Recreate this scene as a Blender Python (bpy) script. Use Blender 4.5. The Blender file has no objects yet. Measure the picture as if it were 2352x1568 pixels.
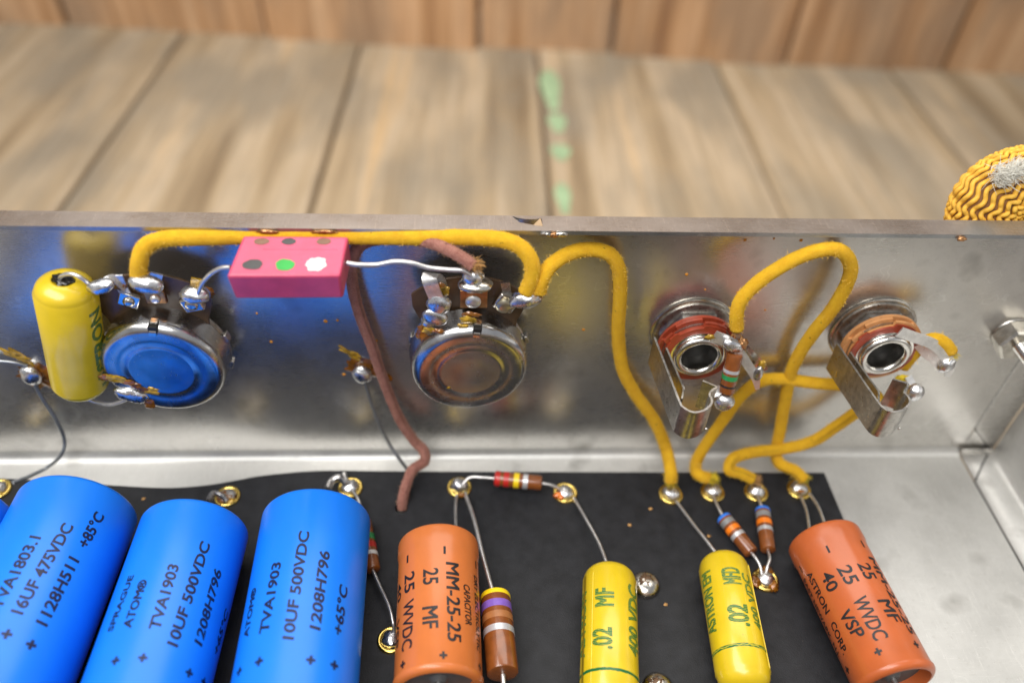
import bpy, bmesh, math, random
from mathutils import Vector, Matrix, noise
from mathutils.geometry import tessellate_polygon
R_ = math.radians
random.seed(7)
SC = bpy.context.scene
COL = SC.collection
# ------------------------------------------------------------------ camera (1 unit = 1 cm)
SC.unit_settings.scale_length = 0.01
AX = Vector((0.99846425, -0.00149675, -0.0553796))     # world axes written in camera coordinates
AY = Vector((-0.03933357, 0.68479751, -0.72767111))
AZ = Vector((0.03901295, 0.72873186, 0.68368696))
ROT = Matrix((AX, AY, AZ))                               # camera -> world
CAM = Vector((-1.1162, -12.6791, 15.785))
FP = 1850.0                                              # focal length for an image 2352 wide
cd = bpy.data.cameras.new('camera'); cam = bpy.data.objects.new('camera', cd); COL.objects.link(cam)
cam.matrix_world = Matrix.Translation(CAM) @ ROT.to_4x4()
cd.sensor_width = 36; cd.lens = 36 * FP / 2352; cd.clip_start = 1; cd.clip_end = 800
cd.dof.use_dof = True; cd.dof.focus_distance = 15.9; cd.dof.aperture_fstop = 0.076
SC.camera = cam
# ------------------------------------------------------------------ light
w = bpy.data.worlds.new('World'); SC.world = w; w.use_nodes = True
nt = w.node_tree; bg = nt.nodes['Background']; bg.inputs[0].default_value = (0.93, 0.95, 1.0, 1); bg.inputs[1].default_value = 0.42
def area(name, loc, target, sx, sy, power, col):
    l = bpy.data.lights.new(name, 'AREA'); l.shape = 'RECTANGLE'; l.size = sx; l.size_y = sy; l.energy = power; l.color = col
    o = bpy.data.objects.new(name, l); COL.objects.link(o); o.location = loc
    o.rotation_euler = (Vector(target) - Vector(loc)).to_track_quat('-Z', 'Y').to_euler(); return o
area('window_light', (-20, -20, 54), (-2, 0, 0), 62, 30, 46000, (1.0, 0.98, 0.95))
area('ceiling_light', (4, 18, 50), (0, 2, 0), 60, 26, 17000, (1.0, 0.96, 0.9))
SC.view_settings.view_transform = 'Standard'; SC.view_settings.look = 'None'
SC.view_settings.exposure = 0.0
SC.cycles.max_bounces = 8; SC.cycles.use_denoising = True

# ------------------------------------------------------------------ measured points
def ray(px, py): return ROT @ Vector(((px - 1176) / FP, -(py - 784) / FP, -1))
KD = 0.74
def W(px, py, d):                                        # point in front of the back panel, d in steps of KD cm
    d *= KD; r = ray(px, py); return CAM + r * ((-d - CAM.y) / r.y)
def B(px, py, z):                                        # point at height z above the pan
    r = ray(px, py); return CAM + r * ((z - CAM.z) / r.z)
ZB = 0.30

# ------------------------------------------------------------------ mesh helpers
def wm(o): return o.matrix_world if o.parent is None else wm(o.parent) @ o.matrix_basis
def mk(name, V, F, m, parent=None, smooth=True, uv=None, flat_angle=None, world=True):
    me = bpy.data.meshes.new(name)
    off = Vector((0, 0, 0))
    if parent is not None and world:
        off = None
        inv = wm(parent).inverted()
        V = [inv @ Vector(v) for v in V]
    me.from_pydata([tuple(v) for v in V], [], F)
    if uv:
        ul = me.uv_layers.new(name='UVMap')
        for i, lp in enumerate(me.loops): ul.data[i].uv = uv[lp.vertex_index]
    bm = bmesh.new(); bm.from_mesh(me); bmesh.ops.recalc_face_normals(bm, faces=bm.faces); bm.to_mesh(me); bm.free()
    me.polygons.foreach_set('use_smooth', [smooth] * len(me.polygons))
    if smooth and flat_angle: me.set_sharp_from_angle(angle=R_(flat_angle))
    me.materials.append(m)
    o = bpy.data.objects.new(name, me); COL.objects.link(o)
    if parent is not None: o.parent = parent
    me.update(); return o
def thing(name, label, cat, loc, group=None, rotz=0, kind=None):
    o = bpy.data.objects.new(name, None); COL.objects.link(o); o.location = loc; o.rotation_euler = (0, 0, rotz)
    o.matrix_world = Matrix.Translation(Vector(loc)) @ Matrix.Rotation(rotz, 4, 'Z')
    o.empty_display_size = .2
    tag(o, label, cat, group, kind); return o
def tag(o, label=None, cat=None, group=None, kind=None):
    if label: o['label'] = label
    if cat: o['category'] = cat
    if group: o['group'] = group
    if kind: o['kind'] = kind
    return o
def sub(o):                                              # make a mesh child's world matrix usable as a parent
    bpy.context.view_layer.update(); return o
def spline(P, n=10):
    P = [Vector(p) for p in P]; out = []
    Q = [P[0] * 2 - P[1]] + P + [P[-1] * 2 - P[-2]]
    for i in range(1, len(Q) - 2):
        a, b, c, d = Q[i - 1], Q[i], Q[i + 1], Q[i + 2]
        for k in range(n):
            t = k / n
            out.append(.5 * ((2 * b) + (c - a) * t + (2 * a - 5 * b + 4 * c - d) * t * t + (3 * b - a - 3 * c + d) * t ** 3))
    out.append(P[-1]); return out
def frames(P):
    T = [(P[min(i + 1, len(P) - 1)] - P[max(i - 1, 0)]).normalized() for i in range(len(P))]
    n = T[0].orthogonal().normalized(); N = []
    for t in T:
        n = (n - t * n.dot(t)).normalized(); N.append(n.copy())
    return T, N
def tube_data(P, r, seg=14, wob=0, seed=0, cap=True):
    T, N = frames(P); V = []; F = []; UV = []; L = 0
    for i, p in enumerate(P):
        if i: L += (P[i] - P[i - 1]).length
        b = T[i].cross(N[i]); rr = r(i / (len(P) - 1)) if callable(r) else r
        for k in range(seg):
            a = 2 * math.pi * k / seg; dirv = N[i] * math.cos(a) + b * math.sin(a)
            q = rr * (1 + (wob * noise.noise(p * 3.1 + dirv * 1.5 + Vector((seed, 0, 0))) if wob else 0))
            V.append(p + dirv * q); UV.append((k / seg, L))
    for i in range(len(P) - 1):
        for k in range(seg):
            a = i * seg + k; b_ = i * seg + (k + 1) % seg
            F.append((a, b_, b_ + seg, a + seg))
    if cap:
        F.append(tuple(range(seg))[::-1]); F.append(tuple(len(V) - seg + k for k in range(seg)))
    return V, F, UV
def tube(name, P, r, m, parent=None, seg=12, wob=0, n=10, smooth_path=True):
    pts = spline(P, n) if smooth_path else [Vector(p) for p in P]
    V, F, UV = tube_data(pts, r, seg, wob, len(P)); return mk(name, V, F, m, parent, uv=UV, flat_angle=60)
def join(parts):
    V = []; F = []
    for v, f in parts:
        o = len(V); V += list(v); F += [tuple(i + o for i in q) for q in f]
    return V, F
def basis(axis):
    a = Vector(axis).normalized(); x = Vector((1, 0, 0)) if abs(a.x) < .9 else Vector((0, 0, 1))
    x = (x - a * x.dot(a)).normalized(); return x, a.cross(x), a
def lathe_data(prof, org, axis, seg=48, fn=None, close=True):
    x, y, a = basis(axis); org = Vector(org); V = []; F = []
    for (r, h) in prof:
        for k in range(seg):
            an = 2 * math.pi * k / seg; rr, hh = (r, h) if fn is None else fn(r, h, an)
            V.append(org + a * hh + (x * math.cos(an) + y * math.sin(an)) * rr)
    for i in range(len(prof) - 1):
        for k in range(seg):
            p = i * seg + k; q = i * seg + (k + 1) % seg; F.append((p, q, q + seg, p + seg))
    if close:
        F.append(tuple(range(seg))[::-1]); F.append(tuple(len(V) - seg + k for k in range(seg)))
    return V, F
def lathe(name, prof, org, axis, m, parent=None, seg=48, fn=None, close=True, world=True, ang=40):
    V, F = lathe_data(prof, org, axis, seg, fn, close); return mk(name, V, F, m, parent, flat_angle=ang, world=world)
def arc(cr, ch, r, a0, a1, n=5): return [(cr + r * math.cos(R_(a0 + (a1 - a0) * i / n)), ch + r * math.sin(R_(a0 + (a1 - a0) * i / n))) for i in range(n + 1)]
def prism_data(poly, u, v, nrm, th, holes=()):
    loops = [list(poly)] + [list(h) for h in holes]; flat = [p for l in loops for p in l]
    tri = tessellate_polygon([[Vector((p[0], p[1], 0)) for p in l] for l in loops])
    n = len(flat); V = [u[0] + u[1] * p[0] + v * p[1] for p in flat]; V += [q + nrm * th for q in V]
    F = [tuple(t) for t in tri] + [tuple(i + n for i in reversed(t)) for t in tri]
    o = 0
    for l in loops:
        for i in range(len(l)):
            a = o + i; b = o + (i + 1) % len(l); F.append((a, b, b + n, a + n))
        o += len(l)
    return V, F
def prism(name, poly, org, u, v, nrm, th, m, parent=None, holes=(), bev=0, smooth=False):
    V, F = prism_data(poly, (Vector(org), Vector(u)), Vector(v), Vector(nrm), th, holes)
    o = mk(name, V, F, m, parent, smooth=smooth)
    if bev: bevel(o, bev)
    return o
def bevel(o, wd, seg=2, ang=40):
    md = o.modifiers.new('bevel', 'BEVEL'); md.width = wd; md.segments = seg; md.limit_method = 'ANGLE'; md.angle_limit = R_(ang)
    for p in o.data.polygons: p.use_smooth = True
    o.data.set_sharp_from_angle(angle=R_(ang + 5))
def box(name, c, hx, hy, hz, m, parent=None, bev=0.02, rot=None, seg=2):
    V = []
    for sx in (-1, 1):
        for sy in (-1, 1):
            for sz in (-1, 1):
                p = Vector((sx * hx, sy * hy, sz * hz)); V.append((rot @ p if rot else p) + Vector(c))
    F = [(0, 1, 3, 2), (4, 6, 7, 5), (0, 4, 5, 1), (2, 3, 7, 6), (0, 2, 6, 4), (1, 5, 7, 3)]
    o = mk(name, V, F, m, parent, smooth=False)
    if bev: bevel(o, bev, seg)
    return o
def blob(name, c, rx, ry, rz, m, parent=None, amp=.25, fr=2.2, seed=0, rot=None, sub_=3):
    bm = bmesh.new(); bmesh.ops.create_icosphere(bm, subdivisions=sub_, radius=1)
    V = []
    if m.name.startswith(('solder', 'nickel', 'dull_solder')): amp *= .45
    for v in bm.verts:
        q = v.co.copy(); k = 1 + amp * noise.noise(q * fr + Vector((seed * 7.3, seed, 0)))
        p = Vector((q.x * rx, q.y * ry, q.z * rz)) * k
        V.append((rot @ p if rot else p) + Vector(c))
    F = [tuple(v.index for v in f.verts) for f in bm.faces]; bm.free()
    return mk(name, V, F, m, parent)
def patch(name, c, rx, rz, th, m, parent, seed=0, ang=0, amp=.45):
    N_ = 40; V = [Vector((0, -th, 0))]; F = []; R4 = (.3, .6, .85, 1.0)
    for k_, q in enumerate(R4):
        for i in range(N_):
            a = 2 * math.pi * i / N_; e = 1 + amp * (noise.noise(Vector((math.cos(a) * 1.3, math.sin(a) * 1.3, seed * 3.7))) + .5 * noise.noise(Vector((math.cos(a) * 4, math.sin(a) * 4, seed * 1.7))))
            x = math.cos(a) * rx * q * e; z = math.sin(a) * rz * q * e; h = th * (1 - q ** 3) * (1 + .7 * noise.noise(Vector((x * 9, z * 9, seed)))) if k_ < 3 else 0
            V.append(Vector((x, -h, z)))
    for i in range(N_): F.append((0, 1 + i, 1 + (i + 1) % N_))
    for k_ in range(3):
        for i in range(N_): a = 1 + k_ * N_ + i; b = 1 + k_ * N_ + (i + 1) % N_; F.append((a, a + N_, b + N_, b))
    M = Matrix.Rotation(ang, 3, 'Y'); return mk(name, [Vector(c) + M @ v for v in V], F, m, parent)
def ribbon(name, P, wdir, width, th, m, parent=None, n=8, wf=None, smooth_path=True):
    pts = spline(P, n) if smooth_path else [Vector(p) for p in P]; T, N = frames(pts); wdir = Vector(wdir).normalized(); V = []; F = []
    for i, p in enumerate(pts):
        wd = (wdir - T[i] * wdir.dot(T[i])).normalized(); nn = T[i].cross(wd); ww = width * (wf(i / (len(pts) - 1)) if wf else 1)
        for s, t in ((-1, -1), (1, -1), (1, 1), (-1, 1)): V.append(p + wd * s * ww / 2 + nn * t * th / 2)
    for i in range(len(pts) - 1):
        for k in range(4):
            a = i * 4 + k; b = i * 4 + (k + 1) % 4; F.append((a, b, b + 4, a + 4))
    F.append((3, 2, 1, 0)); e = len(V); F.append((e - 4, e - 3, e - 2, e - 1))
    return mk(name, V, F, m, parent, flat_angle=50)

# ------------------------------------------------------------------ materials
def nodes(name):
    m = bpy.data.materials.new(name); m.use_nodes = True; n = m.node_tree
    return m, n, n.nodes['Principled BSDF'], n.nodes.new('ShaderNodeTexCoord')
def ramp(n, src, stops, interp='LINEAR'):
    r = n.nodes.new('ShaderNodeValToRGB'); r.color_ramp.interpolation = interp
    while len(r.color_ramp.elements) < len(stops): r.color_ramp.elements.new(.5)
    for e, (p, c) in zip(r.color_ramp.elements, stops): e.position = p; e.color = (*c, 1) if len(c) == 3 else c
    n.links.new(src, r.inputs[0]); return r.outputs[0]
def tex_noise(n, tc, scale, detail=4, rough=.55, stretch=None, coord='Object', rot=None):
    t = n.nodes.new('ShaderNodeTexNoise'); t.inputs['Scale'].default_value = scale; t.inputs['Detail'].default_value = detail; t.inputs['Roughness'].default_value = rough
    src = tc.outputs[coord]
    if stretch:
        mp = n.nodes.new('ShaderNodeMapping'); mp.inputs['Scale'].default_value = stretch
        if rot: mp.inputs['Rotation'].default_value = rot
        n.links.new(src, mp.inputs[0]); src = mp.outputs[0]
    n.links.new(src, t.inputs['Vector']); return t.outputs['Fac']
def mixc(n, fac, a, b, mode='MIX'):
    x = n.nodes.new('ShaderNodeMix'); x.data_type = 'RGBA'; x.blend_type = mode
    if isinstance(fac, float): x.inputs[0].default_value = fac
    else: n.links.new(fac, x.inputs[0])
    for i, v in ((6, a), (7, b)):
        if isinstance(v, tuple): x.inputs[i].default_value = (*v, 1)
        else: n.links.new(v, x.inputs[i])
    return x.outputs[2]
def bump(n, p, h, strength, dist=.01):
    b = n.nodes.new('ShaderNodeBump'); b.inputs['Strength'].default_value = strength; b.inputs['Distance'].default_value = dist
    n.links.new(h, b.inputs['Height']); n.links.new(b.outputs[0], p.inputs['Normal'])
def simple(name, col, rough=.4, metal=0, var=.12, vs=3, bs=0, bsc=30, coat=0, rv=0, specks=None, bd=.01, spec=None):
    m, n, p, tc = nodes(name)
    c = tuple(col); d = tuple(x * (1 - var) for x in c); e = tuple(min(1, x * (1 + var)) for x in c)
    col_o = ramp(n, tex_noise(n, tc, vs), [(.3, d), (.7, e)])
    if specks:
        for (sc, lo, sc_col) in specks:
            f = ramp(n, tex_noise(n, tc, sc, 2, .5), [(lo, (0, 0, 0)), (lo + .03, (1, 1, 1))]); col_o = mixc(n, f, col_o, sc_col)
    n.links.new(col_o, p.inputs['Base Color']); p.inputs['Metallic'].default_value = metal; p.inputs['Roughness'].default_value = rough
    if rv: n.links.new(ramp(n, tex_noise(n, tc, vs * 1.7, 6), [(.3, (max(0, rough - rv),) * 3), (.75, (rough + rv,) * 3)]), p.inputs['Roughness'])
    if bs: bump(n, p, tex_noise(n, tc, bsc, 3), bs, bd)
    p.inputs['Coat Weight'].default_value = coat; p.inputs['Coat Roughness'].default_value = .15
    if spec is not None: p.inputs['Specular IOR Level'].default_value = spec
    return m
def steel(name, base, rough, stain=(.30, .27, .22), amt=.5, brush=(1, 40, 40), metal=.95, scr=0):
    m, n, p, tc = nodes(name)
    big = tex_noise(n, tc, .45, 6, .62); fine = tex_noise(n, tc, 9, 5, .7); br = tex_noise(n, tc, 3, 4, .6, brush)
    sp = tex_noise(n, tc, 22, 1, .4)
    c = ramp(n, big, [(.34, tuple(x * (1 - .35 * amt) for x in base)), (.6, base)])
    c = mixc(n, ramp(n, fine, [(.56, (0, 0, 0)), (.78, (.55 * amt,) * 3)]), c, stain)
    c = mixc(n, ramp(n, sp, [(.76, (0, 0, 0)), (.79, (.7, .7, .7))]), c, (.75, .72, .62))
    if scr:      # hairline scratches, finger smears and sooty smudges
        sc_ = 0
        for (ro, sx) in ((.5, 1.3), (-.75, 1.7), (1.25, 1.1)):
            f = tex_noise(n, tc, sx, 2, .5, (1, 26, 1) if sc_ % 2 else (30, 1, 30), rot=(0, ro, ro)); sc_ += 1
            c = mixc(n, ramp(n, f, [(.655, (0, 0, 0)), (.67, (.55, .55, .55)), (.685, (0, 0, 0))]), c, (.86, .85, .82))
        c = mixc(n, ramp(n, tex_noise(n, tc, .9, 3, .5), [(.60, (0, 0, 0)), (.78, (.55, .55, .55))]), c, (.20, .19, .17))
        c = mixc(n, ramp(n, tex_noise(n, tc, 34, 2, .6), [(.66, (0, 0, 0)), (.74, (.6, .6, .6))]), c, (.30, .29, .27))
    n.links.new(c, p.inputs['Base Color']); p.inputs['Metallic'].default_value = metal
    rr = n.nodes.new('ShaderNodeMath'); rr.operation = 'ADD'
    n.links.new(ramp(n, big, [(.3, (rough * .82,) * 3), (.7, (rough * 1.2,) * 3)]), rr.inputs[0])
    n.links.new(ramp(n, br, [(.35, (0, 0, 0)), (.75, (.07, .07, .07))]), rr.inputs[1]); n.links.new(rr.outputs[0], p.inputs['Roughness'])
    bump(n, p, br, .10, .004); return m
def cloth(name, a, b, fuzz):
    m, n, p, tc = nodes(name)
    t = n.nodes.new('ShaderNodeTexWave'); t.wave_type = 'BANDS'; t.bands_direction = 'DIAGONAL'; t.inputs['Scale'].default_value = 7
    mp = n.nodes.new('ShaderNodeMapping'); mp.inputs['Scale'].default_value = (3, 3.2, 1); n.links.new(tc.outputs['UV'], mp.inputs[0]); n.links.new(mp.outputs[0], t.inputs[0]); t.inputs['Distortion'].default_value = .5
    nf = tex_noise(n, tc, 5, 6, .65); n2 = tex_noise(n, tc, 38, 3, .7)
    c = ramp(n, nf, [(.3, a), (.68, b)])
    c = mixc(n, ramp(n, n2, [(.45, (0, 0, 0)), (.8, (.6, .6, .6))]), c, fuzz)
    c = mixc(n, ramp(n, tex_noise(n, tc, 11, 1, .3), [(.74, (0, 0, 0)), (.79, (.7, .7, .7))]), c, tuple(x * .35 for x in a))
    n.links.new(c, p.inputs['Base Color']); p.inputs['Roughness'].default_value = .85
    p.inputs['Sheen Weight'].default_value = .2; p.inputs['Sheen Roughness'].default_value = .4; p.inputs['Sheen Tint'].default_value = (*fuzz, 1)
    h = mixc(n, .5, n2, t.outputs['Fac']); bump(n, p, h, .9, .025); return m
def wood(name, cols, rot=0):
    m, n, p, tc = nodes(name)
    oi = n.nodes.new('ShaderNodeObjectInfo')
    mp = n.nodes.new('ShaderNodeMapping'); n.links.new(tc.outputs['Object'], mp.inputs[0])
    cb = n.nodes.new('ShaderNodeCombineXYZ')
    for i, k in enumerate((60., 90., 30.)):
        mm = n.nodes.new('ShaderNodeMath'); mm.operation = 'MULTIPLY'; mm.inputs[1].default_value = k; n.links.new(oi.outputs['Random'], mm.inputs[0]); n.links.new(mm.outputs[0], cb.inputs[i])
    n.links.new(cb.outputs[0], mp.inputs['Location'])
    def nz(scale, st, det=5):
        a = n.nodes.new('ShaderNodeMapping'); a.inputs['Scale'].default_value = st; n.links.new(mp.outputs[0], a.inputs[0])
        t = n.nodes.new('ShaderNodeTexNoise'); t.inputs['Scale'].default_value = scale; t.inputs['Detail'].default_value = det; n.links.new(a.outputs[0], t.inputs['Vector']); return t.outputs['Fac']
    g1 = nz(.75, (1, .05, 1)); g2 = nz(.26, (1, .4, 1), 4); g3 = nz(6, (1, .04, 1))
    c = ramp(n, g1, [(.28, cols[0]), (.45, cols[1]), (.58, cols[2]), (.75, cols[3])])
    c = mixc(n, ramp(n, g2, [(.42, (0, 0, 0)), (.64, (.85, .85, .85))]), c, cols[4])
    c = mixc(n, ramp(n, g3, [(.4, (0, 0, 0)), (.75, (.35, .35, .35))]), c, tuple(x * .45 for x in cols[0]))
    k = n.nodes.new('ShaderNodeHueSaturation'); n.links.new(c, k.inputs['Color'])
    mr = n.nodes.new('ShaderNodeMapRange'); mr.inputs[3].default_value = .82; mr.inputs[4].default_value = 1.15; n.links.new(oi.outputs['Random'], mr.inputs[0]); n.links.new(mr.outputs[0], k.inputs['Value'])
    n.links.new(k.outputs[0], p.inputs['Base Color']); p.inputs['Roughness'].default_value = .6; bump(n, p, g3, .3, .05); return m
def print_mat(name, ink, paper, sc, keep):
    m, n, p, tc = nodes(name)
    t = n.nodes.new('ShaderNodeTexWave'); t.bands_direction = 'Y'; t.inputs['Scale'].default_value = sc; t.inputs['Distortion'].default_value = 2.5; t.inputs['Detail Scale'].default_value = 3
    n.links.new(tc.outputs['Object'], t.inputs[0])
    c = mixc(n, ramp(n, t.outputs['Fac'], [(keep, (1, 1, 1)), (keep + .13, (0, 0, 0))]), paper, ink)
    n.links.new(c, p.inputs['Base Color']); p.inputs['Roughness'].default_value = .35; return m

STEEL_W = steel('panel_steel', (.70, .68, .645), .26, amt=.45, metal=.92, scr=1)
STEEL_F = steel('pan_steel', (.66, .655, .63), .46, amt=.6, scr=1)
STEEL_F.node_tree.nodes['Principled BSDF'].inputs['Metallic'].default_value = .7
STEEL_L = steel('flange_steel', (.50, .51, .52), .27, amt=.7, metal=.92, scr=1)
CHROME = simple('bright_steel', (.72, .70, .66), .17, 1, .15, 6, .15, 60, rv=.07)
NICKEL = simple('nickel', (.62, .59, .53), .22, 1, .25, 5, .2, 50, rv=.1)
DULLST = simple('dull_steel', (.45, .43, .40), .34, 1, .25, 8, .3, 40, rv=.1)
POTM = simple('pot_cover_metal', (.54, .535, .53), .25, 1, .2, 2.5, .08, 60, rv=.06, specks=[(19, .735, (.85, .8, .65)), (9, .77, (.35, .25, .12))])
LEAD = simple('tinned_wire', (.74, .73, .72), .34, .9, .15, 6, .08, 25, rv=.05)
GWIRE = simple('grey_wire', (.33, .35, .37), .38, .8, .2, 4, .2, 25)
SOLDER = simple('solder', (.74, .74, .75), .30, 1, .25, 7, .35, 16, rv=.1, bd=.02)
SOLDER2 = simple('dull_solder', (.55, .54, .53), .3, 1, .3, 7, .5, 14, rv=.12, bd=.03)
TIN = simple('tin_plate', (.86, .85, .83), .36, .85, .15, 7, .2, 20, rv=.1)
BRASS = simple('brass', (.80, .58, .16), .22, 1, .25, 6, .15, 30)
COPPER = simple('copper_plate', (.52, .27, .12), .3, .9, .3, 8, .3, 30)
FLUX = simple('amber_flux', (.24, .085, .006), .12, .1, .7, 5, .35, 8, coat=.8, bd=.05)
FLUXY = simple('yellow_flux', (.46, .27, .02), .18, .2, .6, 7, .35, 9, coat=.6, bd=.05)
PHEN = simple('dark_phenolic', (.075, .042, .02), .35, 0, .4, 4, .3, 20, coat=.2)
PHENR = simple('red_phenolic', (.30, .045, .018), .38, 0, .25, 5, .25, 25, coat=.2)
PHENT = simple('tan_phenolic', (.58, .27, .10), .5, 0, .15, 6, .25, 25)
DARK = simple('dark_void', (.012, .011, .010), .6, 0)
BLUE = simple('blue_sleeve', (.006, .185, .82), .33, 0, .05, 1, .06, 6, coat=.0, spec=.45)
ORANGE = simple('orange_case', (.56, .155, .035), .34, 0, .07, 1.5, .12, 8, coat=.25, specks=[(16, .78, (.45, .16, .05))])
ORANGE2 = simple('deep_orange_case', (.48, .11, .028), .32, 0, .08, 1.5, .12, 8, coat=.25, specks=[(16, .78, (.4, .12, .04))])
YELLOW = simple('yellow_case', (.68, .48, .012), .30, 0, .07, 2, .12, 9, coat=.4, specks=[(15, .76, (.42, .30, .03))])
PINK = simple('pink_case', (.56, .06, .135), .38, 0, .14, 2.5, .25, 14, coat=.25, specks=[(13, .76, (.35, .03, .06))])
BROWN = simple('resistor_brown', (.215, .062, .012), .24, 0, .2, 5, .08, 20, coat=.6)
BOARD = simple('black_fibre', (.014, .0145, .017), .5, 0, .35, 3, .7, 34, specks=[(42, .72, (.07, .07, .075)), (17, .79, (.16, .14, .10))], bd=.012, spec=.3)
INK = simple('black_ink', (.012, .010, .012), .45, 0, .3, 12)
INKB = simple('navy_ink', (.003, .006, .04), .45, 0, .3, 12)
GREENINK = print_mat('green_ink', (.01, .13, .035), (.62, .50, .02), 9, .86)
GREENLINE = print_mat('green_band_ink', (.01, .13, .035), (.5, .42, .02), 4, .8)
YCLOTH = cloth('yellow_cloth', (.80, .40, .003), (.95, .54, .008), (1.0, .68, .06))
BCLOTH = cloth('brown_cloth', (.27, .085, .06), (.50, .21, .16), (.68, .42, .33))
YFRAY = simple('yellow_fray', (.82, .56, .03), .8, 0, .4, 12)
TFRAY = simple('tan_fray', (.55, .30, .10), .8, 0, .5, 12)
WFRAY = simple('white_fray', (.80, .76, .68), .8, 0, .3, 12)
WOOD = wood('table_wood', [(.25, .18, .105), (.47, .36, .225), (.57, .46, .32), (.68, .48, .26), (.31, .27, .205)])
WOOD2 = wood('wall_wood', [(.26, .125, .055), (.48, .27, .13), (.62, .38, .21), (.72, .48, .28), (.36, .24, .15)])
def paint(name, c, r=.35): return simple(name, c, r, 0, .12, 8, .1, 20, coat=.3)
BANDS = dict(red=paint('band_red', (.50, .02, .015)), yellow=paint('band_yellow', (.88, .62, .01)), silver=simple('band_silver', (.62, .62, .64), .3, .5, .1), violet=paint('band_violet', (.20, .10, .45)),
             tan=paint('band_tan', (.36, .14, .045)), blue=paint('band_blue', (.03, .20, .78)), grey=paint('band_grey', (.22, .22, .22)), orange=paint('band_orange', (.90, .21, .008)), green=paint('band_green', (.02, .24, .07)),
             white=paint('band_white', (.72, .70, .66)), black=paint('band_black', (.015, .015, .015)), brown=paint('band_brown', (.16, .06, .02)))

# ================================================================== SETTING: table and plank wall
ZT = -5.0
table = thing('table_top', None, None, (2.68, 17.97, ZT), kind='structure', rotz=R_(-1.5))
def plank(name, x0, x1, y0, y1, th, m, parent, up=0, seed=0):
    n = 10; V = []; F = []
    for i in range(n + 1):
        y = y0 + (y1 - y0) * i / n; e0 = .10 * noise.noise(Vector((seed, y * .15, 0))); e1 = .10 * noise.noise(Vector((seed + 5, y * .15, 0)))
        for (x, z) in ((x0 + e0, -th), (x0 + e0, -.12 + up), (x0 + e0 + .12, up), (x1 + e1 - .12, up), (x1 + e1, -.12 + up), (x1 + e1, -th)): V.append((x, y, z))
    for i in range(n):
        for k in range(6):
            a = i * 6 + k; b = i * 6 + (k + 1) % 6; F.append((a, b, b + 6, a + 6))
    F.append((0, 1, 2, 3, 4, 5)); e = len(V); F.append(tuple(e - 1 - k for k in range(6)))
    return mk(name, V, F, m, parent, smooth=False, world=False)
planks = []; PUP = []
for i in range(-7, 9):
    x0 = i * 10.9 + .12; PUP.append(random.uniform(-.12, .1)); planks.append(plank('plank', x0, x0 + 10.70, -60, 24, .55, WOOD, table, up=PUP[-1], seed=i))
under = box('underlay', (3.62, 0, ZT - .83), 90, 75, .3, simple('underlay_brown', (.17, .115, .07), .8), table, bev=0)
PG = simple('green_paint', (.36, .52, .31), .5, 0, .3, .8, 0, 20)
pp = planks[7]
for (px, py, a, b) in ((1265, 205, 1.1, 3.2), (1280, 282, .95, 1.3), (1288, 350, 1.0, 1.0), (1294, 455, .7, 1.7)):
    c = B(px, py, ZT + .02); c.z = PUP[7] + ZT; q = [Vector((c.x + a * .5 * math.cos(t) * (1 + .2 * math.sin(3 * t)), c.y + b * .8 * math.sin(t), c.z + .03)) for t in [k * math.pi / 10 for k in range(20)]]
    o = mk('paint_mark', q, [tuple(range(20))], PG, pp)
# plank wall
base_l, base_r = B(300, 64, ZT), B(2352, 172, ZT)
ud = (base_r - base_l); ud.z = 0; ud.normalize(); ang = math.atan2(ud.y, ud.x)
wall = thing('plank_wall', 'out of focus reddish brown plank wall rising behind the weathered table', 'wall', B(1176, 112, ZT))
wall.rotation_euler = (R_(90 + 3), 0, ang); bpy.context.view_layer.update()
seams = []
for px, py in ((-260, 60), (150, 62), (622, 70), (1100, 98), (1400, 104), (1790, 120), (2160, 158), (2600, 190)):
    q = B(px, py, ZT); seams.append((q - wall.location).dot(ud))
seams = [seams[0] - 22, seams[0] - 11] + seams + [seams[-1] + 10, seams[-1] + 21]
for i in range(len(seams) - 1):
    plank('plank', seams[i] + .12, seams[i + 1] - .12, -1, 50, 1.6, WOOD2, wall, up=random.uniform(-.2, .3), seed=40 + i)

# ================================================================== CHASSIS
ch = thing('amplifier_chassis', 'open folded steel chassis tray with a narrow flange along its far panel', 'chassis', (0, 0, 0))
XL, XR = -18.0, 11.50; H = 7.05; FY = -11.6
# back panel with fillet to the pan
prof = [(0.0, H)] + [(0, z) for z in (5, 4, 3, 2, 1, .23)]
def sweep_x(name, prof, x0, x1, m, parent, nx=24, th=.1, side=1):
    V = []; F = []; n = len(prof)
    for i in range(nx + 1):
        x = x0 + (x1 - x0) * i / nx
        for (y, z) in prof: V.append((x, y, z))
    for i in range(nx):
        for k in range(n - 1):
            a = i * n + k; F.append((a, a + 1, a + 1 + n, a + n))
    o = mk(name, V, F, m, parent)
    md = o.modifiers.new('sheet', 'SOLIDIFY'); md.thickness = th; md.offset = side; md.use_rim = False; return o
bp = sweep_x('back_panel', prof, XL, XR, STEEL_W, ch, side=1)
fprof = [(-.22 + .22 * math.cos(R_(a)), .22 - .22 * math.sin(R_(a))) for a in range(0, 91, 9)] + [(y, 0) for y in (-.5, -2, -5, -8, FY)]
E1, E2 = B(2245, 1100, 0), B(2352, 1310, 0)
fp_ = sweep_x('floor_pan', fprof, XL, 11.46, STEEL_F, ch, side=-1)
fill = sweep_x('back_panel', [(-.001, .24), (-.001, -.02)], 11.46, 12.36, STEEL_W, ch, nx=2, side=1)
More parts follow.
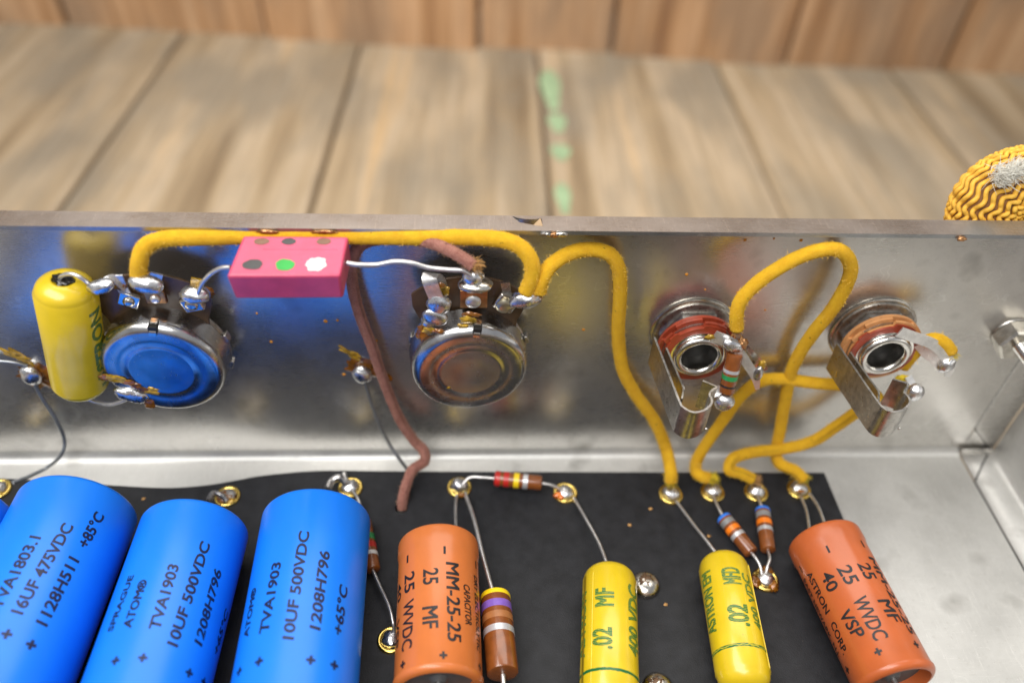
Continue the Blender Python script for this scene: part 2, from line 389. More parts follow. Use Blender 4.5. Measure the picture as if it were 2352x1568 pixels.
# solidify sides: make sure sheets grow outwards
for o, sgn in ((bp, 1), (fp_, 1)):
    n = o.data.polygons[0].normal; c = o.data.polygons[0].center
    inward = n.y < 0
    o.modifiers['sheet'].offset = -1 if inward else 1
# floor strip between seam and end panel (folded foot of the end panel), end panel
V = []; F = []
pr = [(11.52, .02), (12.19, .02)] + [(12.19 + .17 * math.sin(R_(a)), .19 - .17 * math.cos(R_(a))) for a in (15, 30, 45, 60, 75, 90)] + [(12.36, 2), (12.36, 4), (12.36, H)]
ys = [-.03, -.5, -1, -3, -6, -9, FY]
for y in ys:
    for (x, z) in pr: V.append((x, y, z))
n = len(pr)
for i in range(len(ys) - 1):
    for k in range(n - 1):
        a = i * n + k; F.append((a, a + 1, a + 1 + n, a + n))
ep = mk('end_panel', V, F, STEEL_F, ch, flat_angle=30); md = ep.modifiers.new('sheet', 'SOLIDIFY'); md.thickness = .08; md.offset = -1 if ep.data.polygons[0].normal.z > 0 else 1
# folded foot of the end panel standing beside the back panel, with the seam between them
box('corner_tab', (11.95, .035, (H + .9) / 2), .41, .03, (H - .9) / 2, STEEL_W, ch, bev=.012)
prism('corner_tab', [(11.50, .10), (12.36, .10), (12.36, .90), (11.54, .90)], (0, -.004, 0), (1, 0, 0), (0, 0, 1), (0, 1, 0), .03, STEEL_W, ch)
SEAM = simple('seam_shade', (.05, .048, .045), .6)  # near-black colour for solid strips painting the shade inside the open seams
box('seam_gap', (11.515, .03, (H + .9) / 2), .018, .02, (H - .9) / 2, SEAM, ch, bev=0)
box('seam_gap', (11.49, -6.2, -.05), .03, 5.3, .02, SEAM, ch, bev=0)
ribbon('seam_gap', [Vector((11.515, -.010, .93)), Vector((11.8, -.012, .62)), Vector((12.28, -.014, .10))], (1, 0, .6), .035, .008, SEAM, ch, smooth_path=False)
ribbon('seam_gap', [Vector((12.27, -.05, .035)), Vector((11.9, -.45, .035)), Vector((11.50, -.92, .035))], (1, 0, 0), .035, .008, SEAM, ch, smooth_path=False)
blob('corner_gap', (12.24, -.03, .07), .09, .04, .07, DARK, ch, amp=.5)
sweep_x('front_panel', [(FY, 0), (FY, 2), (FY, H)], XL, 12.36, STEEL_W, ch)
# flange with torn slot
ht = H + .09
tp = [(1175.8, 496.4), (1190, 500.6), (1204.8, 503), (1220, 503.8), (1232.5, 503.7), (1240.6, 500.6), (1244, 502.7), (1246, 513), (1247.6, 519.5), (1236, 518.5), (1225.6, 516.5), (1208, 513.5), (1193, 510.3), (1184, 503.5)]
hole = [(B(a, b, ht).x, B(a, b, ht).y) for a, b in tp]
edge = []
k = 90
fl_out = [(XL + (12.45 - XL) * i / k, -.50 + .004 * noise.noise(Vector((i * .9, 3, 0)))) for i in range(k + 1)] + [(12.45, -.02), (XL, -.02)]
fl = prism('flange', fl_out, (0, 0, H), (1, 0, 0), (0, 1, 0), (0, 0, 1), .09, STEEL_L, ch, holes=[hole], bev=.03)
fa = [B(1226, 516.8, ht - .03), B(1241, 500.5, ht + .01), B(1247, 519, ht + .01)]
mk('torn_flap', [fa[0] + Vector((-.02, -.02, 0)), fa[1], fa[2]] + [q + Vector((0, .0, -.03)) for q in fa], [(0, 1, 2), (5, 4, 3), (0, 2, 5, 3), (0, 1, 4, 3), (1, 2, 5, 4)], simple('flap_tan', (.42, .30, .18), .5, .3), ch, smooth=False)
# residue on the flange edge
for (px, py, sx, m_) in ((615, 533, .17, COPPER), (745, 533, .22, COPPER), (1255, 539, .1, DULLST), (1272, 540, .09, COPPER), (1290, 539, .12, NICKEL), (2210, 549, .09, COPPER)):
    c = W(px, py, .72); blob('edge_residue', c, sx, .02, .045, m_, ch, amp=.8, fr=4, seed=px)
# splashes on the back panel
SPL = simple('splash_amber', (.75, .30, .02), .3, 0, .3, 8)
random.seed(3)
for (px, py) in ((590, 720), (623, 785), (865, 782), (1577, 630), (1711, 551), (1778, 548), (1620, 665), (1695, 672), (1600, 695), (1758, 712), (748, 738), (775, 736), (790, 860), (1028, 1050), (1340, 757), (1960, 590), (1840, 552)):
    r = random.uniform(.02, .042); blob('flux_speck', W(px, py, .006), r, .012, r, SPL, ch, amp=.5, fr=3, seed=px, sub_=2)

# ================================================================== FIBRE BOARD
bd = thing('fibre_board', 'black fibre eyelet board lying on the chassis floor with brass eyelets', 'circuit board', (0, -1.1, ZB))
edge_px = [(1893, 1085), (1500, 1084), (1200, 1083), (960, 1082), (860, 1081), (760, 1080), (690, 1083), (600, 1092), (540, 1103), (480, 1113), (410, 1119), (350, 1119), (260, 1114), (120, 1106), (0, 1098), (-400, 1090)]
poly = []
for a, b in edge_px:
    q = B(a, b, ZB); poly.append((q.x, q.y))
poly_x1 = B(1940, 1190, ZB).x + .12
pv = spline([Vector((x, y, 0)) for x, y in poly], 5); poly = [(p.x, p.y) for p in pv]
poly += [(poly[-1][0], -11.3), (poly_x1, -11.3)]
hc = B(922, 1166, ZB); hole2 = [(hc.x + .15 * math.cos(t), hc.y + .15 * math.sin(t)) for t in [k * math.pi / 8 for k in range(16)]]
prism('board_sheet', poly, (0, 0, ZB - .22), (1, 0, 0), (0, 1, 0), (0, 0, 1), .22, BOARD, bd, holes=[hole2], bev=.01)
def eyelet(px, py, solder=SOLDER, k=1.0, seed=0, burnt=False, h=.13):
    c = B(px, py, ZB)
    e = lathe('eyelet', [(.20, -.1)] + [(.20, .02)] + arc(.245, .02, .045, 180, 0, 6) + [(.29, 0.001), (.29, -.002)], c, (0, 0, 1), BRASS, bd, seg=36, close=False)
    s = blob('solder_joint', c + Vector((0, .01, .03)), .205 * k, .20 * k, h, solder, bd, amp=.35, fr=1.8, seed=seed)
    s.parent = e; s.matrix_parent_inverse = Matrix.Identity(4)
    if burnt:
        f = blob('flux_residue', c + Vector((-.02, -.03, .045)), .2, .17, .09, FLUX, bd, amp=.6, fr=3, seed=seed + 2); f.parent = e
        f2 = blob('flux_residue', c + Vector((.1, -.12, .03)), .11, .1, .07, FLUXY, bd, amp=.6, fr=3, seed=seed + 3); f2.parent = e
    return c
E1_ = eyelet(1055, 1120, k=1.05, seed=1, h=.24); E2_ = eyelet(1298, 1133, seed=2); E3_ = eyelet(1540, 1136, seed=3, h=.16); E4_ = eyelet(1636, 1131, seed=4, h=.17)
E5_ = eyelet(1736, 1131, seed=5, h=.17); E6_ = eyelet(1834, 1125, seed=6, h=.17); E7_ = eyelet(1757, 1332, seed=7, burnt=False, h=.14)
E8_ = eyelet(805, 1121, seed=8, h=.15); E9_ = eyelet(523, 1141, solder=SOLDER2, seed=9, burnt=True, h=.10); E10_ = eyelet(899, 1470, seed=10); E11_ = eyelet(-4, 1125, solder=SOLDER2, seed=11, burnt=True)
for (px, py, r, s) in ((1281, 1136, .1, 1), (1288, 1142, .07, 2)): blob('flux_residue', B(px, py, ZB + .12), r, r * .8, .06, simple('orange_flux', (.75, .16, .01), .1, 0, .5, 8, coat=1), bd, amp=.6, seed=s)
blob('flux_residue', B(1060, 1136, ZB + .22), .09, .05, .06, FLUX, bd, amp=.5, seed=4)
blob('flux_residue', B(1838, 1128, ZB + .18), .1, .04, .05, FLUX, bd, amp=.5, seed=5)
for (px, py) in ((1735, 1335), (1776, 1345), (1762, 1312)): blob('flux_residue', B(px, py, ZB + .06), .11, .13, .08, FLUX, bd, amp=.6, seed=px)
for (px, py) in ((1494, 1168), (1446, 1205), (1628, 1230), (1529, 1387), (455, 1185), (330, 1145), (555, 1230), (700, 1150)):
    blob('flux_speck', B(px, py, ZB + .005), .045, .035, .02, TFRAY, bd, amp=.8, seed=px, sub_=2)
def domed_screw(px, py, r, seed):
    c = B(px, py, ZB); s = lathe('screw_head', [(r, 0), (r, .05)] + [(r * math.cos(R_(a)), .05 + r * .55 * math.sin(R_(a))) for a in (15, 30, 45, 60, 75, 88)], c, (0, 0, 1), NICKEL, bd, seg=40)
    b = blob('slot_dirt', c + Vector((-.03, .04, r * .53 + .03)), r * .42, r * .36, .03, simple('brown_grime', (.13, .07, .035), .6, 0, .5, 6, .6, 20), bd, amp=1.1, fr=2.6, seed=seed); b.parent = s
domed_screw(1482, 1345, .31, 3); domed_screw(1510, 1582, .31, 6)

# ================================================================== CAPACITORS
def cap_frame(x, y, head, Rr, z=None): return Vector((x, y, (ZB + Rr) if z is None else z)), -R_(head)
def on_side(t, px, py):      # is the cylinder axis to the right of this column?
    q = t.matrix_world @ Vector((0, -2, 0)); v = ROT.transposed() @ (q - CAM); return 1176 - FP * v.x / v.z > px
def on_cyl(t, Rr, px, py):
    M = t.matrix_world.inverted(); o = M @ CAM; d = (M.to_3x3() @ ray(px, py))
    a = d.x ** 2 + d.z ** 2; b = 2 * (o.x * d.x + o.z * d.z); c = o.x ** 2 + o.z ** 2 - Rr ** 2
    D = b * b - 4 * a * c
    if D < 0:
        step = 1.5 if on_side(t, px, py) else -4
        for i in range(40):
            px += step; d = (M.to_3x3() @ ray(px, py)); a = d.x ** 2 + d.z ** 2; b = 2 * (o.x * d.x + o.z * d.z); D = b * b - 4 * a * c
            if D > 0: break
        px += step * .7; d = (M.to_3x3() @ ray(px, py)); a = d.x ** 2 + d.z ** 2; b = 2 * (o.x * d.x + o.z * d.z); D = max(0, b * b - 4 * a * c)
    D = max(D, 0); s = (-b - math.sqrt(D)) / (2 * a); p = o + d * s
    return math.atan2(p.x, p.z), p.y
def glyphs(body, bold=0, shear=0, spacing=1.0):
    # the outline offset breaks the letter M, so such strings are thickened by stacked, slightly shifted prints
    multi = 'M' in body and bold > 0
    cu = bpy.data.curves.new('t', 'FONT'); cu.body = body; cu.size = 1; cu.offset = 0 if multi else bold; cu.shear = shear; cu.resolution_u = 3; cu.space_character = spacing
    o = bpy.data.objects.new('t', cu); COL.objects.link(o)
    dg = bpy.context.evaluated_depsgraph_get(); ev = o.evaluated_get(dg); me = bpy.data.meshes.new_from_object(ev)
    bpy.data.objects.remove(o); bpy.data.curves.remove(cu)
    if multi:
        V = []; F = []; b = bold * 1.1
        for k_, (dx, dy) in enumerate(((0, 0), (b, b * .6), (-b, b * .6), (b, -b * .6), (-b, -b * .6))):
            o_ = len(V); V += [(v.co.x + dx, v.co.y + dy, k_ * .0007) for v in me.vertices]; F += [tuple(i + o_ for i in p.vertices) for p in me.polygons]
        me = bpy.data.meshes.new('t'); me.from_pydata(V, [], F)
    return me
def wrap(t, Rr, me, xs0, up, a0, t0, a1, t1, h, mat, name='lettering'):
    bm = bmesh.new(); bm.from_mesh(me); xs = [v.co.x for v in bm.verts]; ysv = [v.co.y for v in bm.verts]
    x0, x1, y0, y1 = min(xs), max(xs), min(ysv), max(ysv)
    L = abs(t1 - t0); ky = h / (y1 - y0) if xs0 is None else h / xs0; y0_ = y0 if xs0 is None else 0
    for v in bm.verts: v.co.x = (v.co.x - x0) / (x1 - x0) * L; v.co.y = (v.co.y - y0_) * ky
    y = -.1
    while y < h + .1:
        bmesh.ops.bisect_plane(bm, geom=bm.verts[:] + bm.edges[:] + bm.faces[:], plane_co=(0, y, 0), plane_no=(0, 1, 0)); y += .05
    sg = 1 if up else -1
    for v in bm.verts:
        f = v.co.x / L; a = a0 + (a1 - a0) * f - sg * v.co.y / Rr; r = Rr + .0045 + v.co.z
        v.co = Vector((r * math.sin(a), t0 + sg * v.co.x, r * math.cos(a)))
    nm = bpy.data.meshes.new(name); bm.to_mesh(nm); bm.free(); nm.materials.append(mat)
    o = bpy.data.objects.new(name, nm); COL.objects.link(o); o.parent = t; return o
def text(t, Rr, body, pa, pb, up, h, mat, bold=.0, shear=0, spacing=1.0):
    a0, t0 = on_cyl(t, Rr, *pa); a1, t1 = on_cyl(t, Rr, *pb)
    if abs(a0 - a1) * Rr > .25: a0 = a1 = (a0 + a1) / 2
    me = glyphs(body, bold, shear, spacing); return wrap(t, Rr, me, .70, up, a0, t0, a1, t1, h, mat)
def mark(t, Rr, kind, pc, s, mat, ln=1.0):
    a, y = on_cyl(t, Rr, *pc); me = bpy.data.meshes.new('m'); w_ = .16
    if kind == '+': V = [(-.5, -w_, 0), (.5, -w_, 0), (.5, w_, 0), (-.5, w_, 0), (-w_, -.5, 0), (w_, -.5, 0), (w_, -w_, 0), (-w_, -w_, 0), (-w_, w_, 0), (w_, w_, 0), (w_, .5, 0), (-w_, .5, 0)]; Fq = [(0, 1, 2, 3), (4, 5, 6, 7), (8, 9, 10, 11)]
    else: V = [(-.5, -.13, 0), (.5, -.13, 0), (.5, .13, 0), (-.5, .13, 0)]; Fq = [(0, 1, 2, 3)]
    me.from_pydata(V, [], Fq); yy = .5 if kind == '+' else .13
    hh = s if kind == '+' else s * .26
    o = wrap(t, Rr, me, None, True, a + hh / 2 / Rr, y - s / 2, a + hh / 2 / Rr, y + s / 2, hh, mat, 'polarity_mark'); return o
def c1(x, y): return (x * .349, 1020.8 + y * .349)
def c2(x, y): return (476.4 + x * .349, 1020.8 + y * .349)
def c3(x, y): return (850.8 + x * .349, 1020.8 + y * .349)
def c4(x, y): return (1259.1 + x * .349, 1020.8 + y * .349)
def c5(x, y): return (1739.6 + x * .349, 1020.8 + y * .349)
def can(t, Rr, L, m, far=.14, near=.14, inset=True, name='case'):
    pr = [(Rr * .5, -.10), (Rr * .72, -.10)] + [(Rr * .76, -.02)] + arc(Rr - far, -far, far, 90, 0, 6)
    pr += [(Rr, -L * .3), (Rr, -L * .6)] + arc(Rr - near, -L + near, near, 0, -90, 6) + [(Rr * .76, -L + .02), (Rr * .72, -L + .12), (Rr * .5, -L + .12)]
    return lathe(name, pr, (0, 0, 0), (0, 1, 0), m, t, seg=72, world=False)
def local_tube(name, P, r, m, t, seg=8):
    pts = spline(P, 6); V, F, UV = tube_data(pts, r, seg); return mk(name, V, F, m, t, world=False, uv=UV)

GB = 'blue electrolytic capacitors on the board'
BI = .0
def blue_cap(x, y, hd, Rr, L, label):
    loc, rz = cap_frame(x, y, hd, Rr); t = thing('electrolytic_capacitor', label, 'capacitor', loc, GB, rz); bpy.context.view_layer.update()
    can(t, Rr, L, BLUE, .12, .16); lathe('end_seal', [(Rr * .7, -.09), (.3, -.09), (.25, -.05)], (0, 0, 0), (0, 1, 0), DARK, t, seg=32, world=False); return t
t = blue_cap(-9.163, -2.505, 1.56, 1.175, 6.2, 'large blue capacitor beside the left frame edge, printed 16UF 475VDC and +85°C'); Rr = 1.175
text(t, Rr, 'TVA1803.1', c1(5, 1075), c1(275, 600), True, .20, INKB, .028, .12)
text(t, Rr, '16UF 475VDC', c1(145, 1120), c1(490, 530), True, .20, INKB, .028, .12)
text(t, Rr, '1128H511', c1(305, 1200), c1(525, 755), True, .20, INKB, .028, .12)
text(t, Rr, '+85°C', c1(572, 685), c1(690, 465), True, .20, INKB, .028, .12)
for p in ((45, 1245), (205, 1315)): mark(t, Rr, '+', c1(*p), .17, INKB)
t = blue_cap(-6.705, -2.943, .68, 1.069, 6.2, 'shorter looking blue capacitor, second from the left, printed TVA1903 down its middle'); Rr = 1.069
for s, a, b, h in (('SPRAGUE', (740, 1225), (885, 850), .14), ('ATOM®', (860, 1205), (975, 885), .16), ('TVA1903', (1050, 1215), (1180, 790), .185), ('10UF 500VDC', (1165, 1335), (1385, 650), .185), ('1208H796', (1325, 1330), (1458, 835), .175), ('+65°C', (1425, 1390), (1500, 1100), .17)):
    text(t, Rr, s, c1(*a), c1(*b), True, h, INKB, .028, .12)
for p in ((760, 1420), (940, 1400), (1245, 1500), (1340, 1560)): mark(t, Rr, '+', c1(*p), .15, INKB)
t = blue_cap(-4.249, -2.782, -1.58, 1.106, 6.2, 'blue capacitor standing next to the orange one, printed 1208H796 and +65°C'); Rr = 1.106
for s, a, b, h in (('ATOM®', (268, 1260), (325, 930), .16), ('TVA1903', (400, 1230), (487, 765), .19), ('10UF 500VDC', (565, 1285), (672, 565), .19), ('1208H796', (740, 1225), (805, 705), .185), ('+65°C', (882, 1260), (922, 935), .18)):
    text(t, Rr, s, c2(*a), c2(*b), True, h, INKB, .028, .12)
for p in ((340, 1425), (680, 1415), (835, 1450), (210, 1490)): mark(t, Rr, '+', c2(*p), .16, INKB)
t = blue_cap(-11.60, -2.45, 1.6, 1.1, 6.2, 'blue capacitor of which only a sliver shows at the left frame edge')

GO = 'orange electrolytic capacitors on the board'
def orange_cap(x, y, hd, Rr, L, label, m):
    loc, rz = cap_frame(x, y, hd, Rr); t = thing('orange_capacitor', label, 'capacitor', loc, GO, rz); bpy.context.view_layer.update()
    pr = [(Rr * .6, -.12), (Rr * .8, -.08), (Rr * .84, -.01)] + arc(Rr - .10, -.10, .10, 90, 0, 6) + [(Rr, -.35), (Rr - .022, -.45), (Rr - .022, -L + .17), (Rr, -L + .13)] + arc(Rr - .12, -L + .12, .12, 0, -90, 6) + [(Rr - .16, -L + .04), (Rr - .19, -L + .22), (Rr - .2, -L + .24)]
    lathe('case', pr, (0, 0, 0), (0, 1, 0), m, t, seg=72, world=False, close=False)
    lathe('end_seal', [(Rr - .17, -L + .3), (Rr - .19, -L + .22), (.2, -L + .20), (.12, -L + .12)], (0, 0, 0), (0, 1, 0), simple('grey_seal', (.10, .10, .10), .5), t, seg=40, world=False)
    lathe('end_seal', [(Rr * .8, -.1), (.2, -.09)], (0, 0, 0), (0, 1, 0), DARK, t, seg=40, world=False)
    local_tube('lead', [(0, -L + .2, 0), (0, -L - .3, 0), (0.02, -L - .8, -.3)], .045, LEAD, t)
    return t
t = orange_cap(-1.711, -3.273, -1.49, .831, 3.05, 'bright orange capacitor beside the large banded resistor, printed MM-25-25', ORANGE); Rr = .831 - .020
OI = INK
for s, a, b, h, bo in (('MM-25-25', (498, 770), (510, 1290), .26, .018), ('25', (350, 820), (348, 925), .29, .018), ('MF', (343, 1070), (345, 1215), .29, .018), ('25', (228, 858), (226, 985), .26, .018), ('WVDC', (222, 1040), (208, 1365), .26, .018), ('40', (176, 928), (172, 1050), .19, .02), ('VSP', (165, 1170), (157, 1360), .19, .02), ('CAPACITOR', (612, 912), (627, 1180), .16, .022), ('DRY ELECTROLYTIC', (680, 855), (703, 1350), .15, .022)):
    text(t, Rr, s, c3(*a), c3(*b), False, h, OI, bo)
for p in ((488, 692), (245, 752), (693, 790)): mark(t, Rr, '-', c3(*p), .17, OI)
for p in ((480, 1383), (213, 1445), (720, 1460)): mark(t, Rr, '+', c3(*p), .14, OI)
t = orange_cap(6.540, -3.223, -6.64, .782, 3.2, 'darker orange capacitor overhanging the right end of the board, printed ASTRON CORP.', ORANGE2); Rr = .782 - .020
for s, a, b, h, bo in (('MM-25-25', (728, 735), (1005, 1240), .20, .018), ('25', (655, 780), (715, 885), .27, .018), ('MF', (788, 1020), (880, 1165), .27, .018), ('25', (520, 812), (588, 925), .27, .018), ('WVDC', (622, 1015), (775, 1292), .27, .018), ('40', (418, 858), (470, 978), .25, .018), ('VSP', (532, 1112), (640, 1282), .25, .018), ('ASTRON', (325, 852), (452, 1118), .16, .022), ('CORP.', (482, 1180), (568, 1385), .16, .022), ('EAST NEWARK, N.J.', (305, 895), (525, 1400), .13, .022)):
    text(t, Rr, s, c5(*a), c5(*b), False, h, OI, bo)
for p in ((465, 687), (692, 652), (287, 818)): mark(t, Rr, '-', c5(*p), .16, OI)
for p in ((795, 1360), (1045, 1312), (592, 1480)): mark(t, Rr, '+', c5(*p), .14, OI)

GY = 'yellow film capacitors'
def yellow_body(t, Rr, L, world=False, name='case'):
    k = .34
    pr = [(.02, 0)] + [((Rr - .02) * (math.sin(R_(a)) ** .8), -k * .95 + k * .95 * math.cos(R_(a))) for a in (20, 35, 50, 65, 80, 90)] + [(Rr, -k - .02), (Rr, -L * .5), (Rr, -L + k + .02)] + [((Rr - .02) * (math.sin(R_(a)) ** .8), -L + k * .95 - k * .95 * math.cos(R_(a))) for a in (90, 75, 60, 45, 30, 15)]
    return lathe(name, pr, (0, 0, 0), (0, 1, 0), YELLOW, t, seg=64, world=False, ang=70)
def yellow_cap(x, y, hd, Rr, L, label):
    loc, rz = cap_frame(x, y, hd, Rr); t = thing('yellow_capacitor', label, 'capacitor', loc, GY, rz); bpy.context.view_layer.update()
    yellow_body(t, Rr, L)
    return t
def green_ring(t, Rr, py_, w_=.06, a0=0, a1=2 * math.pi):
    V = []; F = []; n = 90
    for i in range(n):
        a = a0 + (a1 - a0) * i / n; o = .012 * noise.noise(Vector((i * .6, Rr, 0)))
        for s in (-1, 1): V.append(((Rr + .004) * math.sin(a), py_ + s * w_ / 2 + o, (Rr + .004) * math.cos(a)))
    for i in range(n if a0 == 0 else n - 1):
        a = i * 2; b = ((i + 1) % n) * 2; F.append((a, b, b + 1, a + 1))
    return mk('printed_band', V, F, GREENLINE, t, world=False)
def flap(t, Rr, L, a):     # lengthwise edge of the wrapped film
    V = []; F = []
    for i in range(9):
        y = -.38 - (L - .76) * i / 8
        for (aa, r) in ((a, Rr - .004), (a, Rr + .014), (a + .5, Rr + .003), (a + .5, Rr - .004)): V.append((r * math.sin(aa), y, r * math.cos(aa)))
    for i in range(8):
        for k in range(3): q = i * 4 + k; F.append((q, q + 1, q + 5, q + 4))
    mk('wrap_seam', V, F, YELLOW, t, world=False)
t = yellow_cap(1.874, -3.707, 7.54, .555, 3.2, 'yellow capacitor with green .02 print, beside the domed screw head'); Y1 = t; Rr = .555
for s, a, b, h in (('.02', (418, 1345), (415, 1200), .37), ('MF', (430, 1062), (430, 940), .37), ('400 VDC', (588, 1412), (578, 955), .30), ('ASTRON', (240, 1400), (252, 960), .26)):
    text(t, Rr, s, c4(*a), c4(*b), True, h, GREENINK, .035)
green_ring(t, Rr, on_cyl(t, Rr, *c4(400, 1470))[1]); flap(t, Rr, 3.2, -1.25)
t = yellow_cap(4.321, -3.437, 3.86, .522, 2.95, 'yellow capacitor leaning against the small blue-banded resistor, print facing up'); Rr = .522; Y2 = t
for s, a, b, h in (('.02', (1325, 1195), (1302, 1050), .38), ('MFD', (1272, 920), (1250, 810), .36), ('ASTRON EM', (1108, 1225), (1065, 820), .28), ('400 VDC', (1405, 1230), (1335, 860), .2)):
    text(t, Rr, s, c4(*a), c4(*b), True, h, GREENINK, .035)
green_ring(t, Rr, on_cyl(t, Rr, *c4(1262, 1312))[1]); flap(t, Rr, 2.95, 1.0)

# yellow capacitor hanging beside the first control
yt = W(146, 640, 1.05); t = thing('yellow_capacitor', 'plump yellow capacitor hanging upright beside the control with the blue reflection', 'capacitor', yt, GY)
t.rotation_euler = (R_(90), R_(11.5), 0); bpy.context.view_layer.update()
Rr = .55
k = .3; L = 3.02
prf = [(.18, -.05), (.21, -.005), (.25, 0)] + [((Rr - .02) * (math.sin(R_(a)) ** .7), -k + k * math.cos(R_(a))) for a in (35, 50, 65, 80, 90)] + [(Rr, -k - .02), (Rr, -L * .5), (Rr, -L + k)] + [((Rr - .02) * (math.sin(R_(a)) ** .7), -L + k - k * math.cos(R_(a))) for a in (90, 75, 60, 45, 30, 15)]
lathe('case', prf, (0, 0, 0), (0, 1, 0), YELLOW, t, seg=64, world=False, ang=70)
blob('pitch_plug', (0, -.02, 0), .19, .04, .17, simple('black_pitch', (.008, .007, .006), .25, 0, .3, 9, .8, 10, coat=.5), t, amp=.5).matrix_parent_inverse
for o in [c for c in t.children if c.name.startswith('pitch')]:
    for v in o.data.vertices: v.co = t.matrix_world @ v.co
text(t, Rr, 'ASTRON', (228, 905), (212, 715), True, .17, GREENINK, .035) if False else None
def vtext(t, Rr, s, za, zb_, ang0, h):
    me = glyphs(s, .03); return wrap(t, Rr, me, .70, True, ang0, za, ang0, zb_, h, GREENINK)
# in this frame +y points up and +z points towards the room
vtext(t, Rr, 'ASTRON', -2.50, -.55, 1.58, .30)
o = green_ring(t, Rr, -2.55, .07, 1.15, 3.6); 
tube('lead', [W(136, 655, 1.05), W(140, 636, 1.1), W(160, 629, 1.2), W(185, 637, 1.25), W(212, 658, 1.2)], .042, LEAD, t, seg=8)
tube('lead', [W(190, 912, 1.05), W(222, 923, 1.1), W(255, 928, 1.3), W(290, 917, 1.5), W(310, 905, 1.53)], .042, LEAD, t, seg=8)

# pink mica capacitor
pc = thing('pink_mica_capacitor', 'glossy pink block capacitor with coloured dots hanging under the flange', 'capacitor', W(665, 600, 1.4))
phi = R_(9); u = Vector((1, .03, .0)).normalized(); v = Vector((.06, -math.cos(phi), -math.sin(phi))); v = (v - u * v.dot(u)).normalized(); nn = u.cross(v) * -1
if nn.z < 0: nn = -nn
P0 = W(559, 541, .92); P1 = W(800, 543, .92); wd = (P1 - P0).length; th = .62; dp = 1.12
cc = (P0 + P1) / 2 + v * dp / 2 - nn * th / 2
def on_top(px, py):
    r = ray(px, py); q = (P0 - CAM).dot(nn) / r.dot(nn); return CAM + r * q
qt = [on_top(558, 540), on_top(801, 542), on_top(782, 633), on_top(519, 634)]; qc = sum(qt, Vector()) / 4
qb = [q - nn * th + (qc - q) * .02 for q in qt]
pk = mk('case', qt + qb, [(0, 1, 2, 3), (7, 6, 5, 4), (0, 4, 5, 1), (1, 5, 6, 2), (2, 6, 7, 3), (3, 7, 4, 0)], PINK, pc, smooth=False); bevel(pk, .055, 4)
tube('mould_line', [on_top(604, 572.5) + nn * .0, on_top(700, 573) + nn * .0, on_top(775, 573) + nn * .0], .008, PINK, pc, seg=6)
def pink_pt(px, py):
    r = ray(px, py); top = cc + nn * th / 2; s = (top - CAM).dot(nn) / r.dot(nn); return CAM + r * s
def g2(x, y): return (476.4 + x * .3386, 490 + y * .3386)
for (x, y, rx, ry, c, sd) in ((367, 190, .17, .10, BANDS['brown'], 1), (552, 190, .155, .10, BANDS['black'], 2), (790, 190, .16, .10, BANDS['brown'], 3), (307, 346, .19, .14, BANDS['black'], 4), (525, 349, .18, .155, simple('dot_green', (.02, .36, .05), .4), 5), (735, 342, .21, .17, BANDS['white'], 6)):
    c_ = pink_pt(*g2(x, y)) + nn * .002; amp = .35 if sd == 6 else .12; V = [c_ + nn * .006]; N_ = 28
    for i in range(N_):
        a = 2 * math.pi * i / N_; k_ = 1 + amp * noise.noise(Vector((math.cos(a) * 2.2, math.sin(a) * 2.2, sd * 3.1)))
        V.append(c_ + (u * math.cos(a) * rx + v * math.sin(a) * ry) * k_ * (.9 if sd > 3 else .8))
    mk('colour_dot', V, [(0, i + 1, (i + 1) % N_ + 1) for i in range(N_)], c, pc)
lx = cc + u * wd / 2
tube('lead', [W(530, 614, 1.55), W(508, 616, 1.5), W(485, 628, 1.45), W(465, 650, 1.4), W(455, 672, 1.35)], .045, LEAD, pc, seg=8)
tube('lead', [W(796, 604, 1.45), W(825, 608, 1.45), W(865, 608, 1.4), W(905, 601, 1.4), W(945, 604, 1.4), W(985, 615, 1.4), W(1030, 619, 1.4), W(1062, 621, 1.42), W(1082, 632, 1.42)], .048, LEAD, pc, seg=8)

# ================================================================== RESISTORS
GR = 'banded carbon resistors'
def resistor(label, A, Z, r, bands, leads, lr=.038):
    A = Vector(A); Z = Vector(Z); ax = (Z - A); L = ax.length; t = thing('carbon_resistor', label, 'resistor', A, GR)
    prf = [(r * .3, .0), (r * .8, 0), (r * .96, .02), (r, .05), (r, L - .05), (r * .96, L - .02), (r * .8, L), (r * .3, L)]
    lathe('body', prf, A, ax, BROWN, t, seg=32)
    for (f, wd_, c) in bands: 
        s = max(0.0, f * L - wd_ * L / 2); e = min(L, f * L + wd_ * L / 2)
        rr = [(r * .8, -.003), (r * .965, .015), (r + .005, .05)] if s <= 0.001 else [(r - .01, s), (r + .005, s + .006)]
        lathe('band', rr + [(r + .005, e - .006), (r - .01, e)], A, ax, BANDS[c], t, seg=32, close=(s <= .001))
    for P in leads: tube('lead', P, lr, LEAD, t, seg=8)
    return t
z = ZB + .22
A, Z_ = B(1136, 1098, z + .1), B(1245, 1109, z + .1)
resistor('small resistor with red and yellow bands bridging two eyelets', A, Z_, .175, [(.06, .13, 'red'), (.25, .12, 'red'), (.46, .12, 'yellow'), (.65, .11, 'silver')],
         [[B(1062, 1112, ZB + .22), B(1080, 1096, z + .08), B(1110, 1096, z + .1), A + Vector((.02, 0, 0))], [Z_, B(1270, 1115, z + .05), B(1296, 1128, ZB + .1)]])
A, Z_ = B(1137, 1366, ZB + .50), B(1155, 1548, ZB + .62)
